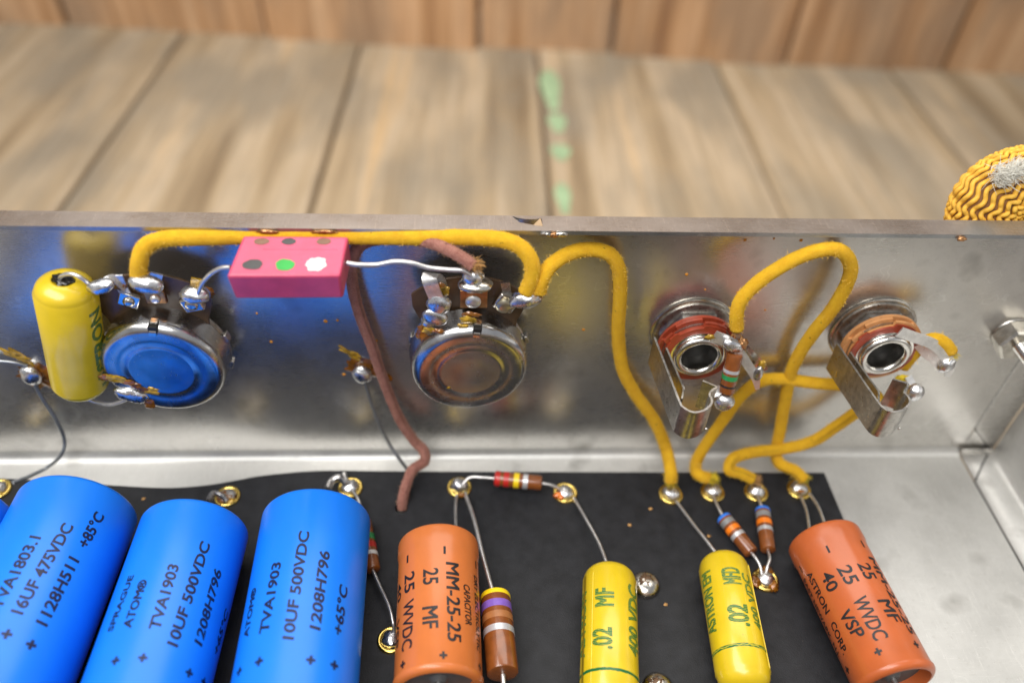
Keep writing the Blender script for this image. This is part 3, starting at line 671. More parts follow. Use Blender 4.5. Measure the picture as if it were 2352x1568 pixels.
resistor('thick resistor with yellow, violet and silver bands next to the bright orange capacitor', A, Z_, .305, [(.0, .15, 'yellow'), (.20, .10, 'violet'), (.35, .09, 'tan'), (.515, .085, 'silver')],
         [[B(1068, 1132, ZB + .18), B(1088, 1190, ZB + .35), B(1110, 1280, ZB + .45), B(1131, 1356, ZB + .52), A + Vector((0, -.1, 0))], [Z_, Z_ + Vector((.02, -.6, -.02))]], .048)
A, Z_ = B(1660, 1186, ZB + .2), B(1727, 1270, ZB + .2)
bb = [(.02, .13, 'blue'), (.19, .13, 'grey'), (.37, .12, 'orange'), (.54, .10, 'silver')]
resistor('slanting small resistor with a blue end band, partly behind a yellow capacitor', A, Z_, .168, bb,
         [[B(1638, 1140, ZB + .12), B(1650, 1165, ZB + .2), A], [Z_, B(1737, 1283, ZB + .22), B(1746, 1300, ZB + .2), B(1750, 1322, ZB + .1)]])
A, Z_ = B(1751, 1168, ZB + .2), B(1764, 1264, ZB + .2)
resistor('upright small resistor with a blue end band, next to the darker orange capacitor', A, Z_, .168, bb,
         [[B(1740, 1138, ZB + .12), B(1746, 1155, ZB + .2), A], [Z_, B(1768, 1282, ZB + .25), B(1763, 1300, ZB + .22), B(1758, 1322, ZB + .1)]])
A, Z_ = B(836, 1195, ZB + .2), B(857, 1310, ZB + .2)
resistor('brown resistor mostly hidden behind a blue capacitor, with a white band', A, Z_, .16, [(.15, .12, 'brown'), (.38, .13, 'green'), (.55, .12, 'red'), (.71, .08, 'white')],
         [[B(805, 1121, ZB + .1), B(822, 1145, ZB + .25), A], [Z_, B(872, 1345, ZB + .22), B(893, 1390, ZB + .3), B(902, 1425, ZB + .3), B(906, 1452, ZB + .12)]])
def g4(x, y): return (1293.1 + x * .3212, 517.2 + y * .3212)
A, Z_ = W(*g4(1232, 915), 1.35), W(*g4(1168, 1195), 1.75)
resistor('brown resistor hooked across the lugs of the first jack', A, Z_, .165, [(.42, .09, 'silver'), (.58, .12, 'green'), (.80, .06, 'black')],
         [[A + Vector((.02, 0, .25)), A], [Z_, Z_ + Vector((0, -.05, -.15))]])

# free leads from eyelets to capacitors belong to the capacitors
def cap_lead(t, P): tube('lead', P, .038, LEAD, t, seg=8)
bpy.context.view_layer.update()
caps = {}
for o in bpy.data.objects:
    if o.parent is None and 'label' in o.keys(): caps[o['label'][:14]] = o
OC1 = caps['bright orange ']; OC2 = caps['darker orange ']
def endpt(px, t, dz, dy=.03):    # point on the far end plane seen at column px
    q = t.matrix_world @ Vector((0, dy, dz)); r = ray(px, 1200); s = (q.y - CAM.y) / r.y; return Vector(((CAM + r * s).x, q.y, q.z))
cap_lead(OC1, [B(1049, 1138, ZB + .15), B(1046, 1165, ZB + .45), endpt(1047, OC1, .45)])
cap_lead(Y1, [B(1318, 1143, ZB + .1), B(1345, 1190, ZB + .3), B(1375, 1245, ZB + .42), Y1.matrix_world @ Vector((-.02, -.03, 0))])
cap_lead(Y2, [B(1553, 1150, ZB + .12), B(1590, 1200, ZB + .3), B(1618, 1235, ZB + .45), Y2.matrix_world @ Vector((-.05, -.05, 0))])
cap_lead(OC2, [B(1838, 1138, ZB + .15), B(1852, 1172, ZB + .4), endpt(1868, OC2, .3)])
cap_lead(OC2, [B(1860, 1134, ZB + .15), B(1880, 1165, ZB + .4), endpt(1902, OC2, .4)])

# ================================================================== CONTROLS (potentiometers)
GP = 'round metal volume controls on the back panel'
def pot(fx, fy, label, kind):
    c = W(fx, fy, 1.45); c0 = Vector((c.x, 0, c.z)); t = thing('potentiometer', label, 'potentiometer', c0, GP)
    def at(x, z, d): return Vector((c.x + x, -d, c.z + z))
    R0 = 1.21
    # bushing and nut on the panel
    lathe('bushing', [(.48, 0), (.48, .4)], c0, (0, -1, 0), DULLST, t, seg=24)
    lathe('locking_washer', [(.62, .0), (.66, .03), (.66, .10), (.6, .13)], c0, (0, -1, 0), NICKEL, t, seg=36)
    # base plate and wafer
    lathe('base_plate', [(R0 - .03, .40), (R0 + .0, .43), (R0, .52), (R0 - .03, .55)], c0, (0, -1, 0), DULLST, t, seg=56)
    pl = []
    for i in range(60):
        a = 2 * math.pi * i / 60; dv = abs(((math.degrees(a) - 90 + 180) % 360) - 180); r = R0 - .02
        if dv < 38: r = 2.02 - .10 * (dv / 38) ** 2
        elif dv < 50: r = 1.92 - (dv - 38) / 12 * .73
        pl.append((r * math.cos(a), r * math.sin(a)))
    wf = prism('wafer', pl, c0 + Vector((0, -.56, 0)), (1, 0, 0), (0, 0, 1), (0, -1, 0), .08, PHEN, t, bev=.012)
    # drum cover: notched at the terminals
    def fn(r, h, an):
        return r, h
    seg = 72; x, y, a_ = basis((0, -1, 0)); V = []; F = []
    prf = [(R0 + .01, None), (R0, 1.10)] + [(R0 - .19 + .19 * math.cos(R_(a)), 1.17 + .28 * math.sin(R_(a))) for a in (0, 15, 30, 45, 60, 75, 90)] + [(.93, 1.452), (.87, 1.450), (.83, 1.441), (.79, 1.432), (.71, 1.431), (.67, 1.443), (.64, 1.455), (.615, 1.457), (.59, 1.451), (.3, 1.448), (.05, 1.446)]
    for (r, h) in prf:
        for k in range(seg):
            an = 2 * math.pi * k / seg; px_ = math.cos(an); pz_ = math.sin(an)
            deg = math.degrees(an); dv = abs(((deg - 88 + 180) % 360) - 180)
            hh = h if h is not None else .63
            V.append(c0 + Vector((px_ * r, -hh, pz_ * r)))
    for i in range(len(prf) - 1):
        for k in range(seg):
            p = i * seg + k; q = i * seg + (k + 1) % seg; F.append((p, q, q + seg, p + seg))
    F.append(tuple(len(V) - seg + k for k in range(seg)))
    cv = mk('cover', V, F, POTM, t, flat_angle=50)
    if kind == 2:
        rz_ = Matrix.Rotation(R_(5.0), 3, 'Z') @ Matrix.Rotation(R_(2.5), 3, 'X'); pv_ = Vector((0, -1.0, 0))
        for q in cv.data.vertices: q.co = rz_ @ (q.co - pv_) + pv_
    # crimped ears round the base
    for dg in (200, 340, 15, 165):
        ca, sa = math.cos(R_(dg)), math.sin(R_(dg)); e = at(ca * (R0 + .03), sa * (R0 + .03), .5)
        box('crimp_ear', e, .10, .12, .04, DULLST, t, bev=.02, rot=Matrix.Rotation(-R_(dg - 90), 3, 'Y'))
    # tab punched in the rim
    dg = 84 if kind == 1 else 82; ca, sa = math.cos(R_(dg)), math.sin(R_(dg)); 
    rt = Matrix.Rotation(-R_(dg - 90), 3, 'Y')
    box('punched_slot', at(ca * (R0 - .055), sa * (R0 - .055), 1.35), .085, .125, .075, DARK, t, bev=.01, rot=rt)
    ribbon('rim_tab', [at(ca * (R0 + .015), sa * (R0 + .015), 1.14), at(ca * (R0 - .0), sa * (R0 - .0), 1.34), at(ca * (R0 - .10), sa * (R0 - .10), 1.475), at(ca * (R0 - .2), sa * (R0 - .2), 1.485)], (-sa, 0, ca) if False else (sa, 0, -ca), .13, .03, CHROME, t)
    for o in t.children:
        for q in o.data.vertices: q.co.y *= KD
    return t, at, c
p1, at1, cp1 = pot(371, 854, 'volume control showing a blue reflection, wired beside the plump yellow capacitor', 1)
p2, at2, cp2 = pot(1077, 855, 'volume control with a grey mirror-like back and bare strap lug, below the frayed brown wire', 2)
def lug(t, base, tip, wdir, w_, m, riv, rm=CHROME, rr=.11):
    mid = (Vector(base) + Vector(tip)) / 2 + Vector((0, -.02, 0))
    ribbon('lug', [base, mid, tip], wdir, w_, .035, m, t)
    if riv: lathe('rivet', [(rr, 0), (rr, .03), (rr * .8, .06), (rr * .4, .075)], riv, (0, -1, 0), rm, t, seg=24)
X = (1, 0, 0)
# control 1 lugs
box('lug_plate', W(297, 688, .80), .19, .05, .16, CHROME, p1, bev=.02, rot=Matrix.Rotation(R_(25), 3, 'Y'))
lug(p1, W(290, 676, .80), W(268, 632, 1.05), (.9, 0, .3), .2, TIN, W(296, 693, .86), NICKEL)
ribbon('lug', [W(288, 660, .95), W(262, 640, 1.1), W(238, 650, 1.2), W(215, 660, 1.25)], (0, .4, 1), .17, .03, TIN, p1)
box('lug_plate', W(358, 680, .80), .19, .05, .15, COPPER, p1, bev=.015)
lug(p1, W(352, 668, .85), W(360, 628, 1.0), X, .22, TIN, W(357, 686, .86), TIN, .095)
box('lug_plate', W(443, 695, .80), .20, .10, .17, NICKEL, p1, bev=.04, rot=Matrix.Rotation(R_(-15), 3, 'Y'))
lug(p1, W(448, 680, .86), W(452, 640, 1.05), X, .2, FLUXY, W(440, 700, .93), NICKEL, .125)
ROTB = Matrix.Rotation(R_(20), 3, 'X')
blob('solder_joint', W(232, 657, 1.32), .27, .14, .13, SOLDER, p1, .4, 2, 3, Matrix.Rotation(R_(-15), 3, 'Y'))
blob('solder_joint', W(336, 652, 1.42), .31, .18, .17, SOLDER, p1, .3, 1.6, 4, Matrix.Rotation(R_(15), 3, 'Y'))
blob('solder_joint', W(448, 676, 1.15), .28, .2, .18, SOLDER, p1, .3, 1.8, 5)
blob('flux_residue', W(478, 672, .9), .10, .06, .12, FLUX, p1, .8, 3, 6)
blob('flux_residue', W(275, 655, .95), .12, .06, .1, FLUX, p1, .8, 3, 7)
# solder and flux on cover of control 1
blob('solder_joint', W(300, 907, 1.47), .34, .10, .19, SOLDER, p1, .5, 2, 8, Matrix.Rotation(R_(20), 3, 'Y'))
for i, (px, py, a, b) in enumerate(((265, 870, .22, .11), (300, 880, .16, .08), (325, 893, .15, .07), (345, 900, .18, .06), (343, 928, .1, .12), (240, 868, .09, .09), (352, 893, .1, .04))):
    patch('flux_residue', W(px, py, 1.455), a * 1.15, b * 1.15, .03, FLUX if i % 3 else FLUXY, p1, 20 + i, R_(20))
# peeled shiny patch is part of cover 1 ; control 2 lugs
ribbon('lug', [W(1012, 712, 1.2), W(1002, 685, 1.22), W(990, 655, 1.3), W(986, 638, 1.24), W(994, 630, 1.08), W(1006, 642, .9), W(1014, 668, .8)], (1, 0, -.1), .28, .035, TIN, p2)
blob('solder_joint', W(1008, 700, 1.2), .25, .12, .26, SOLDER, p2, .35, 1.8, 9)
blob('solder_joint', W(1000, 728, 1.25), .27, .12, .2, SOLDER, p2, .3, 1.6, 10, Matrix.Rotation(R_(25), 3, 'Y'))
blob('solder_joint', W(985, 738, 1.2), .16, .12, .13, SOLDER, p2, .3, 1.6, 12)
box('lug_plate', W(1088, 684, .80), .27, .05, .22, COPPER, p2, bev=.015)
lug(p2, W(1090, 672, .85), W(1094, 632, 1.2), X, .3, NICKEL, W(1087, 692, .86), TIN, .155)
blob('solder_joint', W(1092, 653, 1.3), .34, .22, .11, NICKEL, p2, .15, 1.5, 11)
blob('solder_joint', W(1086, 637, 1.3), .19, .16, .19, SOLDER, p2, .3, 1.8, 13)
box('lug_plate', W(1162, 694, .82), .22, .08, .2, NICKEL, p2, bev=.05, rot=Matrix.Rotation(R_(28), 3, 'Y'))
lug(p2, W(1168, 686, .9), W(1160, 648, 1.1), (1, 0, -.4), .17, NICKEL, W(1158, 702, .92), simple('tan_rivet', (.50, .45, .33), .3, .9), .17)
ribbon('lug', [W(1170, 692, .95), W(1190, 686, 1.15), W(1212, 688, 1.3), W(1228, 684, 1.3)], (0, .3, 1), .26, .035, SOLDER2, p2)
blob('solder_joint', W(1208, 690, 1.38), .30, .12, .17, SOLDER, p2, .5, 2.2, 14, Matrix.Rotation(R_(-10), 3, 'Y'))
for i, (px, py, a, b, d) in enumerate(((1075, 735, .14, .09, 1.2), (1085, 722, .16, .06, 1.05), (1062, 748, .1, .05, 1.34), (968, 765, .10, .18, 1.2), (985, 758, .12, .08, 1.3), (1005, 760, .12, .05, 1.38), (1022, 668, .08, .12, .9), (1010, 655, .1, .05, 1.2))):
    patch('flux_residue', W(px, py, d + .02), a * 1.1, b * 1.2, .04, FLUX if i % 2 else FLUXY, p2, 40 + i)
for (px, py, r) in ((1024, 787, .11), (1060, 774, .085), (1030, 888, .055)): blob('flux_residue', W(px, py, 1.452), r, .03, r * .8, FLUXY, p2, .5, 3, px, sub_=2)

# ================================================================== JACKS
GJ = 'open frame jack sockets on the back panel'
def jack(fx, fy, label, phen2, J, inner, second):
    c = W(fx, fy, 1.12); c0 = Vector((c.x - .02, 0, c.z)); t = thing('jack_socket', label, 'jack', c0, GJ); D = (0, -1, 0)
    lathe('washer', [(.5, 0), (.86, 0), (.92, .02), (.93, .06), (.90, .085), (.5, .085)], c0, D, NICKEL, t, seg=56)
    lathe('star_washer', [(.5, .10), (.84, .10), (.87, .12), (.86, .17), (.82, .19), (.5, .19)], c0, D, DULLST, t, seg=56, fn=lambda r, h, a: (r * (1 + (.012 * math.sin(a * 28) if r > .8 else 0)), h))
    lathe('nut', [(.45, .2), (.72, .2), (.74, .24), (.74, .42), (.70, .46), (.45, .46)], c0, D, CHROME, t, seg=6, ang=30)
    lathe('frame_collar', [(.45, .46), (.66, .46), (.66, .56), (.45, .56)], c0, D, DULLST, t, seg=40)
    def disc(name, r, d0, th_, m, notches, seg=120):
        pl = []
        for i in range(seg):
            a = 2 * math.pi * i / seg; dg = math.degrees(a) % 360; rr = r
            for (lo, hi, dr) in notches:
                if lo <= dg <= hi: rr = r - dr
            pl.append((rr * math.cos(a), rr * math.sin(a)))
        hl = [(.37 * math.cos(2 * math.pi * i / 40), .37 * math.sin(2 * math.pi * i / 40)) for i in range(40)]
        return prism(name, pl, c0 + Vector((0, -d0, 0)), (1, 0, 0), (0, 0, 1), (0, -1, 0), th_, m, t, holes=[hl], bev=.01)
    disc('insulator', .83, .56, .10, phen2, [(350, 360, .05)])
    disc('insulator', .83, .67, .09, phen2, [(58, 92, .12), (135, 160, .12)])
    disc('spring_root', .74, .765, .03, DULLST, [])
    disc('insulator', .82, .80, .09, phen2, [(20, 52, .12), (92, 138, .12), (160, 200, .1)])
    disc('insulator', .72, .895, .06, PHENR, [(52, 92, -.06), (135, 150, -.06), (230, 300, .03)])
    disc('frame_plate', .60, .955, .04, CHROME, [])
    lathe('bush_ring', [(.34, .50), (.35, .8), (.365, 1.0)] + [(.455 + .085 * math.cos(R_(a)), 1.05 + .11 * math.sin(R_(a))) for a in range(180, -1, -20)] + [(.55, .99)], c0, D, CHROME, t, seg=48, close=False)
    lathe('bore', [(.36, .57), (.355, .60), (.02, .60)], c0, D, DARK, t, seg=32, close=False)
    for o in t.children:
        for q in o.data.vertices: q.co.y *= KD
    zt = W(J[0][0], J[0][1], .95).z
    pts = [Vector(W(J[0][0], J[0][1], .78)[:2] + (zt,)) if False else B(J[0][0], J[0][1], zt)] + [B(a, b, zt) for a, b in J[1:]]
    hgt = .74
    # straight arm then bent end
    P = [pts[0], pts[0].lerp(pts[1], .5), pts[1]] + pts[2:]
    ribbon('contact_spring', [p + Vector((0, 0, -hgt / 2)) for p in P], (0, 0, 1), hgt, .042, DULLST, t, n=5)
    q = [B(a, b, zt - .02) for a, b in inner]
    ribbon('switch_spring', [p + Vector((0, 0, -.22)) for p in q], (0, 0, 1), .42, .04, NICKEL, t, smooth_path=False)
    blob('spring_dimple', P[5] + Vector((.12, -.03, -.52)), .035, .03, .035, CHROME, t, 0)
    return t, c
def g5(x, y): return (1769.6 + x * .408, 517.2 + y * .408)
J1 = [g4(655, 800), g4(830, 1250), g4(862, 1300), g4(935, 1335), g4(1015, 1318), g4(1062, 1272), g4(1062, 1238), g4(1048, 1208), g4(1070, 1175), g4(1098, 1155), g4(1060, 1135), g4(1000, 1110)]
j1, cj1 = jack(1609, 822, 'jack with brick red insulators and a resistor hooked on its lugs', PHENR, J1, [g4(740, 872), g4(865, 1160), g4(852, 1235)], 0)
J2 = [g5(378, 665), g5(590, 970), g5(638, 1028), g5(690, 1048), g5(745, 1037), g5(784, 1000), g5(776, 962), g5(754, 940), g5(770, 912), g5(775, 893), g5(740, 878), g5(690, 865)]
j2, cj2 = jack(2037, 819, 'jack with pale tan insulators nearest the bolt', PHENT, J2, [g5(452, 710), g5(612, 935), g5(610, 985)], 0)
# jack 1 lugs
ribbon('lug', [W(*g4(1075, 790), 1.12), W(*g4(1190, 840), 1.2), W(*g4(1270, 920), 1.35), W(*g4(1330, 1010), 1.5), W(*g4(1375, 1080), 1.6), W(*g4(1390, 1170), 1.65)], (1, 0, .8), .26, .035, TIN, j1, wf=lambda s: 1 if s < .4 else (.75 if s < .8 else .75 - (s - .8) * 2.2))
ribbon('lug', [W(*g4(1290, 870), 1.2), W(*g4(1340, 920), 1.25), W(*g4(1400, 985), 1.3), W(*g4(1432, 1040), 1.3)], (1, 0, .8), .2, .035, NICKEL, j1)
blob('solder_joint', W(*g4(1215, 860), 1.3), .24, .12, .15, SOLDER, j1, .4, 2, 2, Matrix.Rotation(R_(28), 3, 'Y'))
blob('solder_joint', W(*g4(1395, 1060), 1.62), .10, .08, .20, SOLDER2, j1, .4, 2, 4)
blob('solder_joint', W(*g4(1152, 1258), 1.82), .22, .2, .22, SOLDER, j1, .2, 1.3, 3)
ribbon('lug', [W(*g4(1090, 1150), 1.5), W(*g4(1110, 1230), 1.7), W(*g4(1120, 1290), 1.8)], (1, 0, 0), .16, .035, TIN, j1)
blob('flux_residue', W(*g4(1425, 1000), 1.35), .07, .06, .13, FLUXY, j1, .6, 3, 9)
blob('flux_residue', W(*g4(1060, 800), 1.12), .13, .03, .07, FLUXY, j1, .6, 3, 10)
blob('copper_end', W(*g4(1280, 850), 1.25), .12, .1, .16, COPPER, j1, .5, 3, 11)
# jack 2 lugs
ribbon('lug', [W(*g5(725, 600), 1.08), W(*g5(810, 630), 1.12), W(*g5(915, 668), 1.2), W(*g5(975, 720), 1.3), W(*g5(1010, 790), 1.4), W(*g5(995, 850), 1.45)], (1, 0, .9), .24, .035, TIN, j2, wf=lambda s: 1 if s < .8 else 1 - (s - .8) * 2.5)
ribbon('lug', [W(*g5(850, 665), 1.0), W(*g5(900, 720), 1.15), W(*g5(960, 770), 1.3), W(*g5(985, 820), 1.38)], (0, 0, 1), .34, .03, TIN, j2)
blob('solder_joint', W(*g5(990, 790), 1.40), .15, .12, .20, SOLDER, j2, .4, 2, 5, Matrix.Rotation(R_(25), 3, 'Y'))
blob('solder_joint', W(*g5(815, 940), 1.5), .18, .17, .22, SOLDER, j2, .2, 1.3, 6)
ribbon('lug', [W(*g5(775, 850), 1.1), W(*g5(800, 900), 1.3), W(*g5(820, 950), 1.5)], (1, 0, 0), .16, .035, TIN, j2)
blob('flux_residue', W(*g5(745, 860), 1.0), .16, .05, .08, YFRAY, j2, .8, 3, 12)

# ================================================================== CLOTH WIRES
def fuzz(P, r, m, parent, dens=60, ln=.055, seed=1):
    rnd = random.Random(seed); T, N = frames(P); V = []; F = []; Ls = sum((P[i + 1] - P[i]).length for i in range(len(P) - 1)); cnt = int(Ls * dens)
    for _ in range(cnt):
        i = rnd.randrange(len(P) - 1); f = rnd.random(); p = P[i].lerp(P[i + 1], f); b = T[i].cross(N[i]); a = rnd.uniform(0, 6.283)
        d = N[i] * math.cos(a) + b * math.sin(a); side = T[i] * rnd.uniform(-1, 1) + d.cross(T[i]) * rnd.uniform(-1, 1); L = ln * rnd.uniform(.3, 1.4) * (2.2 if rnd.random() < .04 else 1)
        p0 = p + d * r * .96; p1 = p0 + (d + side * .5).normalized() * L * .6; p2 = p1 + (d * .6 + side).normalized() * L * .5; w_ = side.normalized() * .0035
        o = len(V); V += [p0 - w_, p0 + w_, p1 + w_, p1 - w_, p2]; F += [(o, o + 1, o + 2, o + 3), (o + 3, o + 2, o + 4)]
    f_ = mk('fuzz', V, F, m, parent, smooth=False); f_['kind'] = 'stuff'; return f_
def fray(c, dirv, m, parent, n=60, L=.15, spread=.9, seed=1, r0=.12):
    rnd = random.Random(seed); V = []; F = []; dirv = Vector(dirv).normalized(); c = Vector(c)
    for _ in range(n):
        d = (dirv + Vector((rnd.uniform(-1, 1), rnd.uniform(-1, 1), rnd.uniform(-1, 1))) * spread).normalized()
        s = c + Vector((rnd.uniform(-1, 1), rnd.uniform(-1, 1), rnd.uniform(-1, 1))) * r0 * .7; l = L * rnd.uniform(.4, 1.2); mdl = s + d * l * .5 + Vector((rnd.uniform(-1, 1), rnd.uniform(-1, 1), rnd.uniform(-1, 1))) * .03; e = mdl + (d + Vector((0, 0, rnd.uniform(-.5, .3)))) * l * .4
        sd = d.orthogonal().normalized() * .0065; s2 = d.cross(sd)
        o = len(V)
        for q, k_ in ((s, 1), (mdl, .8), (e, .3)): V += [q + sd * k_, q - sd * k_ * .5 + s2 * k_ * .8, q - sd * k_ * .5 - s2 * k_ * .8]
        for lvl in (0, 3):
            for k_ in range(3): F.append((o + lvl + k_, o + lvl + (k_ + 1) % 3, o + lvl + 3 + (k_ + 1) % 3, o + lvl + 3 + k_))
    f_ = mk('frayed_end', V, F, m, parent); return f_
GW = 'yellow cloth covered wires'
def cwire(label, P, r, m, group, fz, seed, ends=()):
    t = thing('cloth_wire', label, 'wire', P[0], group); pts = spline(P, 9); V, F, UV = tube_data(pts, r, 18, .05, seed); mk('insulation', V, F, m, t, uv=UV)
    fuzz(pts, r, fz, t, seed=seed, dens=230, ln=.044)
    for (e, d, mm, n_) in ends: fray(e, d, mm, t, n=int(n_ * 1.6), seed=seed + 3)
    return t
def P_(lst): return [W(*q) if len(q) == 3 else B(q[0], q[1], q[2]) for q in lst]
YF = simple('yellow_fuzz', (.88, .58, .10), .9); BF = simple('brown_fuzz', (.50, .28, .18), .9)
cwire('yellow cloth wire running under the flange from one volume control to the other', P_([(318, 634, 1.25), (320, 604, 1.2), (330, 572, 1.05), (362, 552, .88), (430, 546, .75), (560, 543, .62), (720, 541, .58), (830, 543, .6), (950, 545, .66), (1060, 545, .74), (1140, 549, .84), (1192, 565, .98), (1220, 600, 1.15), (1222, 638, 1.25), (1207, 672, 1.32)]), .152, YCLOTH, GW, YF, 1,
      [(W(318, 642, 1.25), (0, 0, -1), TFRAY, 50), (W(1207, 675, 1.32), (-.3, 0, -1), TFRAY, 60)])
def on_board(px, py, z): r = B(px, py, ZB + z); return r
wb = [W(1238, 672, 1.3), W(1243, 645, 1.22), W(1265, 610, .95), W(1308, 582, .6), (W(1355, 573, .42)), W(1398, 583, .38), W(1421, 618, .38), W(1424, 680, .38), W(1420, 760, .36), W(1430, 845, .36), W(1462, 908, .4), W(1503, 965, .5), W(1528, 1025, .75), on_board(1540, 1078, .55), on_board(1541, 1105, .3)]
cwire('yellow cloth wire arching from the second volume control down to the board', wb, .145, YCLOTH, GW, YF, 2, [(on_board(1541, 1103, .28), (0, -.3, -.6), YFRAY, 70), (W(1238, 670, 1.3), (0, 0, -1), TFRAY, 50)])
wc = [W(1692, 755, 1.35), W(1692, 722, 1.3), W(1703, 688, 1.2), W(1745, 645, 1.05), W(1810, 603, .9), W(1870, 578, .8), (W(1922, 573, .75)), W(1950, 598, .7), W(1950, 640, .65), W(1915, 705, .58), W(1860, 775, .5), W(1822, 840, .42), W(1805, 910, .4), W(1792, 985, .5), W(1782, 1040, .75), on_board(1793, 1066, .45), on_board(1825, 1080, .4), on_board(1846, 1100, .25)]
cwire('yellow cloth wire looping high between the two jacks before dropping to the board', wc, .138, YCLOTH, GW, YF, 3, [(on_board(1848, 1098, .25), (.3, -.2, -.3), YFRAY, 40), (W(1692, 755, 1.35), (.4, 0, -1), TFRAY, 70)])
wd_ = [W(1990, 890, .62), W(1940, 884, .55), W(1870, 879, .48), W(1795, 870, .4), W(1745, 876, .38), W(1700, 910, .38), W(1658, 968, .5), W(1615, 1030, .8), W(1598, 1065, 1.0), on_board(1603, 1088, .35), on_board(1628, 1098, .3)]
cwire('yellow cloth wire leaving the tan jack sideways and ending in a bushy frayed tip', wd_, .138, YCLOTH, GW, YF, 4, [(on_board(1635, 1098, .3), (.9, .3, .1), YFRAY, 140)])
we = [W(2020, 905, .7), W(1975, 940, .65), W(1925, 975, .65), W(1868, 1012, .7), W(1800, 1030, .85), W(1730, 1038, 1.0), W(1685, 1052, 1.2), on_board(1675, 1078, .45), on_board(1700, 1086, .4), on_board(1730, 1100, .3)]
cwire('lowest yellow cloth wire sweeping from under the tan jack to the board', we, .138, YCLOTH, GW, YF, 5, [(on_board(1735, 1100, .3), (.4, -.1, -.2), TFRAY, 60)])
ws = [W(2075, 842, .75), W(2110, 800, .85), W(2140, 778, 1.0), W(2168, 785, 1.15), W(2186, 808, 1.25)]
cwire('short yellow cloth stub behind the outer lug of the tan jack', ws, .125, YCLOTH, GW, YF, 6, [(W(2186, 812, 1.25), (.3, 0, -1), YFRAY, 60)])
wf_ = [W(1088, 612, 1.38), W(1062, 592, 1.25), W(1025, 572, 1.05), W(985, 556, .8), W(930, 548, .45), W(870, 549, .3), W(830, 562, .3), W(808, 600, .35), W(810, 655, .4), W(826, 720, .42), W(856, 800, .42), W(884, 880, .42), W(915, 955, .5), W(950, 1010, .65), W(974, 1035, .9), on_board(974, 1060, .5), on_board(948, 1078, .45), on_board(934, 1110, .3), on_board(926, 1140, .15), on_board(924, 1168, -.12)]
cwire('rusty brown cloth wire running down the panel into a hole in the board', wf_, .118, BCLOTH, None, BF, 8, [(W(1088, 610, 1.38), (.6, 0, .1), TFRAY, 110)])

# ================================================================== GROUND WIRES
GG = 'bare ground wires soldered to the back panel'
def ground(label, c, P, flux, seed):
    t = thing('ground_wire', label, 'wire', c, GG); tube('bare_wire', P, .043, GWIRE, t, seg=8)
    blob('solder_joint', c, .22, .16, .26, SOLDER, t, .35, 1.8, seed)
    for i, (px, py, a, b) in enumerate(flux): patch('flux_patch', W(px, py, .004 + .002 * i), a * 1.05, b * 1.1, .035, FLUX if i % 2 == 0 else FLUXY, t, seed * 3 + i, R_(38), .7)
    return t
ground('bare grey wire curving down from a solder blob left of the plump yellow capacitor', W(72, 862, .14), [W(75, 872, .2), W(98, 915, .3), W(130, 965, .45), W(148, 1010, .6), W(140, 1045, .85), B(110, 1072, .35), B(75, 1090, .45), B(30, 1108, .6)],
       [(84, 862, .50, .30), (40, 818, .30, .13)], 2)
ground('thin bare grey wire dropping from a solder blob beside the rusty brown wire', W(832, 860, .15), [W(838, 872, .2), W(850, 915, .28), W(868, 965, .4), W(892, 1015, .55), W(915, 1050, .8), B(935, 1076, .35)],
       [(840, 850, .48, .32), (805, 812, .30, .09)], 5)
tube('bare_wire', [W(62, 840, .1), W(30, 832, .15), W(-20, 828, .2)], .04, GWIRE, [o for o in bpy.data.objects if o.name == 'ground_wire'][0], seg=8)
# fold of wire behind the blue capacitor by the upper eyelet
t = thing('wire_loop', 'dull grey lead curling over the eyelet behind the blue capacitor', 'wire', E8_)
tube('lead', [B(752, 1122, ZB + .3), B(762, 1104, ZB + .3), B(780, 1096, ZB + .32), B(793, 1108, ZB + .2)], .085, SOLDER2, t, seg=10)
tube('lead', [B(790, 1086, ZB + .3), B(793, 1098, ZB + .28), B(802, 1112, ZB + .15)], .05, LEAD, t, seg=8)
t = thing('wire_loop', 'tarnished lead bending into the burnt eyelet between two blue capacitors', 'wire', E9_)
tube('lead', [B(478, 1150, ZB + .35), B(490, 1132, ZB + .3), B(508, 1136, ZB + .22), B(520, 1150, ZB + .1)], .06, SOLDER2, t, seg=8)

# ================================================================== BOLT
t = thing('bolt', 'steel bolt with a hexagonal nut on the far panel near its right end', 'bolt', W(2325, 775, 0))
bc = W(2320, 764, .0); c0 = Vector((bc.x + .0, 0, bc.z))
lathe('nut', [(.18, .05), (.42, .05), (.46, .08), (.46, .40), (.41, .45), (.18, .45)], c0, (0, -1, 0), NICKEL, t, seg=6, ang=25)
lathe('washer', [(.2, 0), (.40, 0), (.42, .02), (.40, .05), (.2, .05)], c0, (0, -1, 0), DULLST, t, seg=36, fn=lambda r, h, a: (r * (1 + (.05 * math.sin(a * 14) if r > .45 else 0)), h))
V = []; F = []; n = 260; seg = 20
prf = []
h = .3
while h < 2.2: prf += [(.115, h), (.150, h + .03), (.115, h + .06)]; h += .065
lathe('threaded_shank', prf + [(.12, 2.22)], c0, (0, -1, 0), CHROME, t, seg=24, ang=80)

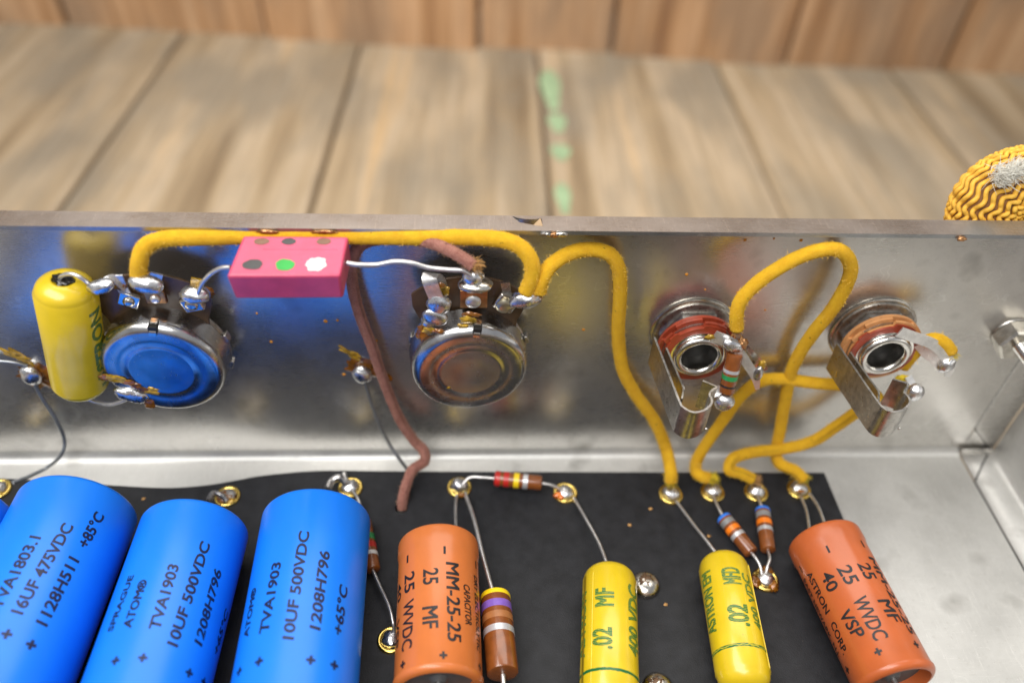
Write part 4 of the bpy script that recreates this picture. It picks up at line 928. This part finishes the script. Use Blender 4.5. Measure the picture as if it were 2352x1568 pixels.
# ================================================================== BRAIDED CORD behind the flange
t = thing('braided_cord', 'yellow and brown braided cloth cord bulging up behind the flange', 'cord', W(2280, 500, -1.2))
cp = [W(2262, 640, -1.0), W(2256, 560, -1.1), W(2262, 490, -1.2), W(2288, 445, -1.3), W(2345, 418, -1.45), W(2420, 420, -1.6), W(2490, 440, -1.7)]
pts = spline(cp, 16); Rc = .66
CB = simple('cord_brown', (.19, .085, .025), .8, 0, .4, 6, .6, 20); CY = simple('cord_yellow', (.78, .44, .05), .7, 0, .25, 8, .6, 30)
Vv, Ff, UV = tube_data(pts, Rc, 24); mk('cord_core', Vv, Ff, CB, t, uv=UV)
T, N = frames(pts); cum = [0]
for i in range(1, len(pts)): cum.append(cum[-1] + (pts[i] - pts[i - 1]).length)
parts = []
dense = []
for i in range(len(pts) - 1):
    for k_ in range(4): f = k_ / 4; dense.append((pts[i].lerp(pts[i + 1], f), T[i].lerp(T[i + 1], f).normalized(), N[i].lerp(N[i + 1], f).normalized(), cum[i] + (cum[i + 1] - cum[i]) * f))
NR = 26
for s in range(NR):
    Q = []
    for (p, tt, n_, l) in dense:
        a = 2 * math.pi * s / NR + .075 * math.sin(l * 2 * math.pi / .20); b = tt.cross(n_)
        Q.append(p + (n_ * math.cos(a) + b * math.sin(a)) * (Rc + .02 + 0.02 * math.sin(l * 2 * math.pi / .10)))
    v_, f_, _ = tube_data(Q, .050, 6); parts.append((v_, f_))
V, F = join(parts); o = mk('braid', V, F, CY, t); o['kind'] = 'stuff'
# inner turn of the cord, paler weave
cp2 = [W(2350, 640, -1.1), W(2338, 570, -1.2), W(2335, 500, -1.3), W(2352, 450, -1.5), W(2420, 440, -1.7)]
pts2 = spline(cp2, 14); Vv, Ff, UV = tube_data(pts2, .33, 18); mk('cord_core', Vv, Ff, simple('cord_dull', (.30, .22, .12), .8, 0, .5, 6), t, uv=UV)
T2, N2 = frames(pts2); parts = []; l = 0
for i in range(0, len(pts2) - 1):
    b = T2[i].cross(N2[i]); q = [pts2[i] + (N2[i] * math.cos(a) + b * math.sin(a)) * (.35 + .02 * math.sin(a * 5)) + T2[i] * .05 * math.sin(a * 4) for a in [k_ * math.pi / 16 for k_ in range(33)]]
    v_, f_, _ = tube_data(q, .05, 6); parts.append((v_, f_))
V, F = join(parts); o = mk('weave', V, F, simple('cord_pale', (.85, .66, .22), .7, 0, .4, 5, .5, 30), t); o['kind'] = 'stuff'
fray(W(2300, 402, -.75), (.6, -.3, .3), WFRAY, t, n=420, L=.28, spread=1.3, seed=5, r0=.24)
fray(W(2335, 388, -.75), (.8, -.3, .1), WFRAY, t, n=300, L=.26, spread=1.2, seed=6, r0=.2)
fray(W(2345, 440, -1.0), (.3, -.5, -.3), WFRAY, t, n=140, L=.25, spread=1.2, seed=7, r0=.16)
tube('rubber_grommet', [W(2420, 640, -1.2), W(2405, 560, -1.3), W(2400, 490, -1.4), W(2420, 440, -1.5)], .55, simple('salmon_rubber', (.80, .22, .08), .4), t, seg=28)
